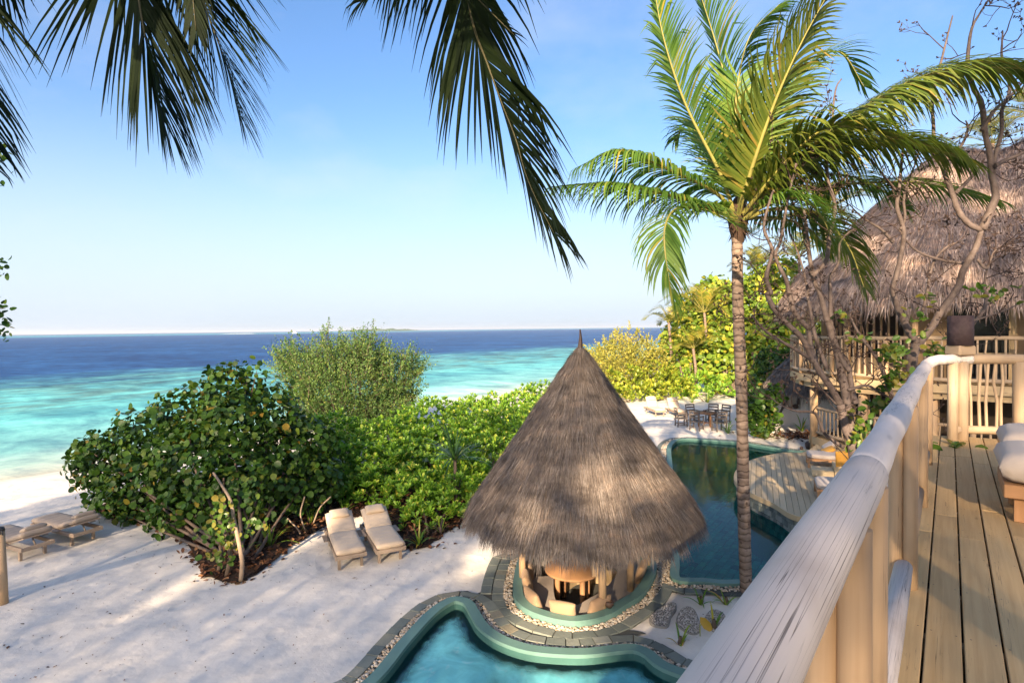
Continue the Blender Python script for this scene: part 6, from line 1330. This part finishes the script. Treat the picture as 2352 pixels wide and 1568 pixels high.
# -- far palms
def far_palm(lab, base, crown, nf_, ln, L_, mt='palm_far', tmt='palm_bark', up=(.15, 1.2), r=.13, nl=34, grp=None):
    t = thing('coconut_palm', lab, 'palm tree', base, grp); base, crown = np.asarray(base, float), np.asarray(crown, float)
    MB().tube(catmull([base, (base + crown) / 2 + V(.1, 0, 0), crown], 8), np.linspace(r, r * .75, 17), 10).build('trunk', tmt, t)
    for i in range(nf_):
        a = 6.283 * i / nf_ + random.uniform(-.25, .25); e = random.uniform(*up); h_ = V(math.cos(a), math.sin(a), 0); l = ln * random.uniform(.8, 1.1)
        pts = [crown, crown + (h_ * math.cos(e) + V(0, 0, math.sin(e))) * l * .4, crown + (h_ * math.cos(e) * 1.0 + V(0, 0, math.sin(e) * .8)) * l * .75 - V(0, 0, .06 * l), crown + h_ * l * math.cos(e * .8) * 1.02 + V(0, 0, l * (math.sin(e) * .62 - .22))]
        frond(t, pts, L_, nl, .035, mt, 'rachis', grav=.15, wind=(.05, 0, 0), r0=.035, K=3)
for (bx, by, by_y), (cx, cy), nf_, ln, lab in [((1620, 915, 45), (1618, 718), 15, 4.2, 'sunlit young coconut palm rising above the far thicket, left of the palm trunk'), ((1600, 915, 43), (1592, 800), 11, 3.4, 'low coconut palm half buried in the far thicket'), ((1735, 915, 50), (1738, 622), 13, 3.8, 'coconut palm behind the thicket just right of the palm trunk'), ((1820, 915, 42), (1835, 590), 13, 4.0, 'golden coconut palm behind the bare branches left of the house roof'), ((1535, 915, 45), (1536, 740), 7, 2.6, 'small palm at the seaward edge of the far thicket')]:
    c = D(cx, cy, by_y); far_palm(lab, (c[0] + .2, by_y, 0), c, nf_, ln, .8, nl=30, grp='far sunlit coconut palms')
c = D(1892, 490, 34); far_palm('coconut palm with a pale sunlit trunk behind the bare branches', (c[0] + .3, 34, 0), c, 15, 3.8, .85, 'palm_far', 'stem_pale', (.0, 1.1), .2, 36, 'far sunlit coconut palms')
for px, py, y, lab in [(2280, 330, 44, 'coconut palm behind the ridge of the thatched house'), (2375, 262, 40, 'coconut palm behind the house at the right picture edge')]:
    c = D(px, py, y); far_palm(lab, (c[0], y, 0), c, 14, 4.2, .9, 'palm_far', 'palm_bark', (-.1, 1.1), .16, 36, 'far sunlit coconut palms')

# ================================================================== bare trees beside the balcony
def I5(x, y): return 1722.6 + .2676 * x, 660.3 + .2676 * y
def I7(x, y): return 1722.6 + .2676 * x, 287.1 + .2676 * y
def I3(x, y): return 1567.5 + .3336 * x, .3336 * y
def limb(t, pts, r0px, r1px, y=10.3, dy=0.0, mt='bark', name='branch', z0=None):
    q = [D(px, py, y + dy * i / max(1, len(pts) - 1)) for i, (px, py) in enumerate(pts)]
    if z0 is not None: q = [V(q[0][0] + .03, q[0][1], z0)] + q
    pl = catmull(q, 6); n = len(pl); MB().tube(pl, np.linspace(r0px * .82, r1px * .62, n) * y / FP * (1 + .06 * np.sin(np.arange(n) * 1.9)), 8, wob=.06).build(name, mt, t); return pl
def twigs_on(t, pls, n, ln, depth=2, knob=True, seed=0):
    b = MB(); kn = []
    def grow(p, d, l, r, lev):
        pts = [p]; dd = d; k = 4
        for i in range(k): dd = norm(dd + V(*RNG.normal(0, .28, 3)) + V(0, 0, .10)); pts.append(pts[-1] + dd * l / k)
        b.tube(np.array(pts), np.linspace(r, r * .55, k + 1), 4, False)
        if lev <= 0: kn.append((pts[-1], dd)); return
        for _ in range(random.choice((1, 2, 2))): i = random.randint(2, k); grow(pts[i], norm(dd + V(*RNG.normal(0, .7, 3))), l * random.uniform(.45, .75), r * .62, lev - 1)
        kn.append((pts[-1], dd))
    for _ in range(n):
        pl = random.choice(pls); i = random.randint(len(pl) // 4, len(pl) - 1); T_ = norm(pl[min(i + 1, len(pl) - 1)] - pl[max(i - 1, 0)]); grow(pl[i], norm(T_ * .5 + V(*RNG.normal(0, .75, 3)) * V(1, .8, 1)), ln * random.uniform(.5, 1.2), .011, depth)
    for p, d in kn:
        for _ in range(3):
            e = norm(d + V(*RNG.normal(0, .8, 3))); b.tube([p, p + e * random.uniform(.02, .05)], [.014, .006], 4, True)
    setting(b.build('twigs', 'twig', t), 'stuff')
q = D(1948, 1060, 10.4); bt = thing('bare_frangipani_tree', 'bare grey tree with many forking stems rising beside the bend of the handrail', 'tree', (q[0] + .1, 10.4, 0))
A = []
A.append(limb(bt, [I5(890, 1490), I5(820, 1200), I5(775, 1000)], 15, 13, z0=0, name='trunk'))
A.append(limb(bt, [I5(775, 1000), I5(690, 850), I5(575, 680), I5(515, 480), I5(510, 370)], 10.5, 8))
A.append(limb(bt, [I5(880, 1300), I5(850, 1100), I5(800, 800), I5(740, 520), I5(655, 260), I5(600, 50), I7(545, 1320), I7(500, 1050), I7(480, 850), I7(462, 720)], 13, 5, dy=.5))
A.append(limb(bt, [I5(540, 640), I5(450, 440), I5(240, 230), I5(150, 60), I7(180, 1440), I7(140, 1300), I7(190, 1080), I7(120, 880), I7(180, 620), I7(205, 560)], 8.5, 3.5, dy=-.5))
A.append(limb(bt, [I5(505, 350), I5(380, 210), I5(335, 40), I7(310, 1330), I7(220, 1130), I7(260, 1000), I7(300, 780), I7(330, 620), I7(395, 330)], 7.5, 3, dy=-.3))
A.append(limb(bt, [I7(530, 1300), I7(650, 1170), I7(685, 960), I7(730, 700), I7(670, 470), I7(660, 200), I7(700, 60), I3(1040, 720), I3(1060, 600), I3(1095, 545)], 6.5, 2.5, dy=.3))
A.append(limb(bt, [I5(530, 620), I5(390, 530), I5(200, 420), I5(90, 330), I5(20, 240)], 6, 3, dy=-.9))
A.append(limb(bt, [I5(740, 1000), I5(640, 900), I5(545, 830)], 3.5, 2)); A.append(limb(bt, [I5(800, 1370), I5(640, 1250), I5(560, 1080), I5(400, 1060), I5(270, 1010), I5(180, 945)], 5, 2, dy=-.6))
A.append(limb(bt, [I5(660, 700), I5(560, 420), I5(520, 200), I5(490, 60), I7(490, 1400), I7(430, 1150), I7(330, 900)], 6, 3, dy=.8))
A.append(limb(bt, [I5(860, 720), I5(780, 600), I5(700, 330), I5(690, 60), I7(690, 1300), I7(760, 1180), I7(770, 1020), I7(850, 920), I7(950, 880)], 7.5, 2.5, dy=.8))
A.append(limb(bt, [I5(1220, 940), I5(1100, 620), I5(950, 420), I5(860, 250)], 6.5, 4, dy=.4)); A.append(limb(bt, [I5(840, 880), I5(1000, 840), I5(1110, 900), I5(1230, 960)], 4, 3))
A.append(limb(bt, [I5(905, 1000), I5(870, 850), I5(840, 650), I5(780, 560)], 10, 7, dy=.3))
twigs_on(bt, A[1:], 72, .7, 3)
q = D(2085, 900, 10.8); bt2 = thing('bare_frangipani_tree', 'bare grey tree with a thick forked trunk just behind the dark lantern', 'tree', (q[0], 10.8, 0)); B_ = []
B_.append(limb(bt2, [I5(1390, 760), I5(1400, 600), I5(1430, 480)], 15, 16, 10.8, z0=0, name='trunk'))
B_.append(limb(bt2, [I5(1430, 480), I5(1340, 330), I5(1260, 150), I5(1225, 20), I7(1240, 1350), I7(1290, 1150), I7(1320, 950), I7(1300, 830), I7(1260, 700), I7(1280, 560), I7(1300, 330), I7(1320, 150)], 10, 4.5, 10.8))
B_.append(limb(bt2, [I5(1440, 500), I5(1560, 340), I5(1640, 200), I5(1780, 10), I7(1830, 1250), I7(1940, 1050), I7(1985, 900)], 11, 9, 10.8, -.3))
B_.append(limb(bt2, [I7(1985, 900), I7(1880, 850), I7(1790, 740), I7(1740, 600), I7(1680, 440), I7(1630, 290), I7(1580, 120), I7(1575, 0), I3(1720, 700), I3(1745, 560), I3(1780, 430), I3(1815, 290), I3(1860, 110)], 8, 2.6, 10.5))
B_.append(limb(bt2, [I7(1990, 900), I7(2060, 740), I7(2110, 600), I7(2075, 420), I7(2060, 250), I7(2020, 80), I3(2060, 720), I3(2000, 600), I3(1965, 470), I3(1970, 330), I3(1995, 190), I3(2050, 90), I3(2112, -10)], 11, 2.6, 10.5, -.3))
B_.append(limb(bt2, [I7(2090, 420), I7(2110, 250), I7(2160, 60), I3(2200, 760), I3(2250, 640), I3(2240, 520), I3(2200, 400), I3(2200, 300), I3(2205, 220)], 6.5, 2.5, 10.4)); B_.append(limb(bt2, [I3(2060, 900), I3(2150, 760), I3(2240, 680), I3(2350, 560)], 6, 4, 10.2))
B_.append(limb(bt2, [I7(2105, 350), I7(2200, 300), I7(2300, 260), I7(2400, 200)], 6, 4, 10.3)); B_.append(limb(bt2, [I7(1760, 590), I7(1880, 470), I7(1960, 380), I7(2010, 290)], 5.5, 3, 10.5)); B_.append(limb(bt2, [I7(1650, 300), I7(1750, 260), I7(1840, 130), I7(1870, 20), I3(1950, 830)], 5.5, 2, 10.5))
B_.append(limb(bt2, [I7(1950, 1150), I7(2030, 1230), I7(2100, 1080), I7(2200, 1040)], 4, 2, 10.6)); B_.append(limb(bt2, [I7(1850, 1190), I7(1650, 1160), I7(1450, 1090), I7(1350, 1000), I7(1280, 900)], 4.5, 3, 10.8)); B_.append(limb(bt2, [I5(1480, 200), I5(1520, 60), I7(1540, 1300), I7(1590, 1150), I7(1700, 1040), I7(1850, 990)], 5.5, 2.5, 10.9))
B_.append(limb(bt2, [I7(1290, 900), I7(1330, 800), I7(1320, 640), I7(1360, 480), I7(1420, 330), I7(1460, 180)], 4.5, 2, 10.8)); B_.append(limb(bt2, [I7(1230, 1010), I7(1130, 900), I7(1020, 830), I7(950, 780)], 4.5, 3, 10.9)); B_.append(limb(bt2, [I7(1260, 560), I7(1180, 480), I7(1100, 370), I7(1040, 300)], 4, 2, 10.8))
B_.append(limb(bt2, [I5(1900, 330), I5(2000, 200), I5(2030, 80), I7(2010, 1400), I7(2040, 1230), I7(2130, 1080)], 5, 2.5, 10.9)); B_.append(limb(bt2, [I5(1530, 600), I5(1480, 540), I5(1560, 620)], 3, 2, 10.9)); B_.append(limb(bt2, [I5(1890, 290), I5(2060, 240), I5(2200, 190), I5(2330, 130)], 3.5, 2, 10.7))
twigs_on(bt2, B_[1:], 84, .7, 3)
for t, spots in ((bt, [(1180, 560, 34), (1260, 600, 26), (1230, 780, 26), (1190, 840, 18), (1080, 1020, 22), (1120, 1050, 16), (950, 1180, 22), (930, 1250, 26), (960, 1330, 22), (870, 1090, 12), (1290, 770, 14), (940, 430, 10), (780, 240, 8)]), (bt2, [(1600, 520, 20), (1640, 560, 14), (1420, 240, 12), (1480, 390, 10), (1520, 100, 8), (1980, 40, 9), (2080, 50, 9), (2240, 50, 6)])):
    P = []
    for x, y, n in spots: P.append(D(*I5(x, y), 10.2) + RNG.normal(0, .09, (n, 3)))
    P = np.vstack(P); O = norm(RNG.normal(0, .6, P.shape) + V(0, -.5, .6)); d = norm(np.cross(O, RNG.normal(size=O.shape))); sc = RNG.uniform(.09, .17, len(P)); leaf_parts(ROUND_V * V(.7, 1, 1.6), ROUND_F, P, d, O, sc, 'young', t)
# fallen leaves on the balcony floor
for px, py, n, lab in [(2188, 1018, 7, 'heap of fallen green leaves on the balcony floor by the far railing'), (2158, 1024, 3, 'two curled leaves on the balcony floor left of the green heap')]:
    c = G(px, py, FZ + .02); t = thing('fallen_leaves', lab, 'leaves', c, 'fallen leaves on the balcony'); P = c + RNG.normal(0, 1, (n, 3)) * V(.12, .08, .012); P[:, 2] = P[:, 2].clip(FZ + .012, None); O = norm(RNG.normal(0, .35, P.shape) + V(0, 0, 1)); d = norm(np.cross(O, RNG.normal(size=O.shape))); leaf_parts(ROUND_V * V(.6, 1, 1.5), ROUND_F, P, d, O, RNG.uniform(.12, .22, n), 'young', t)
# sprig of leaves reaching in at the left edge
sp_t = thing('leafy_branch_tree', 'tree outside the left edge whose leafy twig tips reach into the picture', 'tree', (-17.0, 8.0, 0)); MB().tube(catmull([(-17, 8, 0), (-16, 7.9, 3), (-12, 7.5, 6.4), (-8.0, 7.2, 6.2)], 6), np.linspace(.16, .03, 19), 8).build('trunk', 'bark', sp_t)
P = []
for px, py, n in [(8, 628, 5), (2, 720, 6), (6, 738, 6), (8, 765, 7), (20, 352, 4), (8, 420, 3), (-20, 600, 20), (-25, 700, 24), (-15, 760, 16), (-15, 360, 18)]: P.append(D(px, py, 7.2) + RNG.normal(0, .04 if px > 0 else .09, (n, 3)))
P = np.vstack(P); O = norm(RNG.normal(0, .6, P.shape) + V(0, -.4, .6)); d = norm(np.cross(O, RNG.normal(size=O.shape))); leaf_parts(ROUND_V * V(.75, 1, 1), ROUND_F, P, d, O, RNG.uniform(.06, .10, len(P)), 'grape', sp_t)
for py in (360, 610, 715, 762): MB().tube(catmull([(-8.1, 7.2, 5.2 + (757 - py) * .0055 - .3), D(-60, py + 5, 7.2), D(0, py, 7.2)], 4), .01, 5, False).build('branch', 'stem', sp_t)

# ================================================================== unseen leaf screen added behind the viewer to filter the sun over the garden
gaps = []                        # holes carved in it along the sun rays: (point where a sun fleck lands, radius)
for q, r in [(D(1370, 1085, 9.8), .22), (D(1385, 1130, 9.5), .26), (D(1400, 1110, 9.6), .2), (D(1212, 1190, 9.7), .2), (D(1512, 1105, 10.6), .17), (D(1502, 1050, 10.9), .13), (D(1566, 1100, 10.9), .17), (D(1475, 1118, 10.2), .08), (D(1110, 1130, 10.4), .12), (D(1340, 1100, 9.8), .12),
             (D(1262, 1320, 10.6), .12), (D(1300, 1395, 9.9), .2), (D(1215, 1400, 9.8), .2), (D(1190, 1300, 10.9), .15), (G(1250, 1460), .35), (G(1320, 1510), .3), (G(1300, 1560), .3), (G(1215, 1430), .3), (G(1120, 1270), .35),
             (G(455, 1322), .08), (G(420, 1348), .08), (G(380, 1372), .07), (G(340, 1394), .05), (G(300, 1410), .03), (G(60, 1508), .02), (D(545, 1230, 11.8), .3), (D(520, 1180, 11.9), .25), (G(740, 1200), .3), (G(830, 1195), .3),
             (D(2215, 900, 7.3), .1), (D(2335, 960, 7.2), .15), (D(2250, 975, 7.3), .1), (D(1980, 800, 17), .5), (D(2080, 790, 17), .5), (D(2160, 400, 21), .9), (D(2010, 520, 20), .5), (D(2120, 560, 18), .3), (D(2300, 440, 19), .6), (D(2250, 600, 17), .3),
             (G(1770, 1090, DZ), .3), (G(1785, 1110, DZ), .25), (D(1694, 600, 10.9), .3), (D(1850, 250, 10), .4), (D(2100, 250, 10), .5), (D(1600, 300, 10.6), .4), (D(1450, 400, 10), .4)]: gaps.append((np.asarray(q), r))
cell = .084; ga, gb_ = np.meshgrid(np.arange(-29.5, 24, cell), np.arange(0, 36, cell)); k_ = (RNG.random(ga.shape) < (25.5 - gb_) / 6) | ((ga > -4.5) & (ga < 12)); ga, gb_ = ga[k_], gb_[k_]; n_ = ga.size
P = [np.stack([ga.ravel() + RNG.uniform(-.5, .5, n_) * cell, np.full(n_, -35.0), gb_.ravel() + RNG.uniform(-.5, .5, n_) * cell], 1) + SUN * RNG.uniform(-3, 3, (n_, 1))]
P = np.vstack(P); keep = np.ones(len(P), bool)
for q, r in gaps:
    v_ = P - q; dist_ = np.linalg.norm(v_ - (v_ @ SUN)[:, None] * SUN, axis=1); keep &= dist_ > r + .10
P = P[keep]; nr = norm(SUN + RNG.normal(0, .6, P.shape)); d = norm(np.cross(nr, RNG.normal(size=P.shape))); sc = RNG.uniform(.185, .265, len(P)) * np.where(P[:, 1] > -20, 1.8, 1)
tag(scatter('sun_leaf_screen', TINY_V, TINY_F, P, d, nr, np.stack([sc * .8, sc, sc], 1), 'grape', None), 'unseen screen of loose leaves added behind the viewer to filter the sun', 'leaf screen')
# ================================================================== sea air: far things fade into it
hz_m, hz_t = mat('sea_haze'); ho = hz_t.nodes.new('ShaderNodeOutputMaterial'); pv_ = hz_t.nodes.new('ShaderNodeVolumePrincipled')
pv_.inputs['Color'].default_value = (0.86, 0.93, 1.0, 1); pv_.inputs['Density'].default_value = 0.00012; pv_.inputs['Anisotropy'].default_value = 0.2
hz_t.links.new(pv_.outputs[0], ho.inputs['Volume']); MT['haze'] = hz_m
hz_o = MB().abox(-23500, 23500, -23500, 23500, -4.2, 40).build('haze', 'haze'); setting(hz_o, 'stuff')
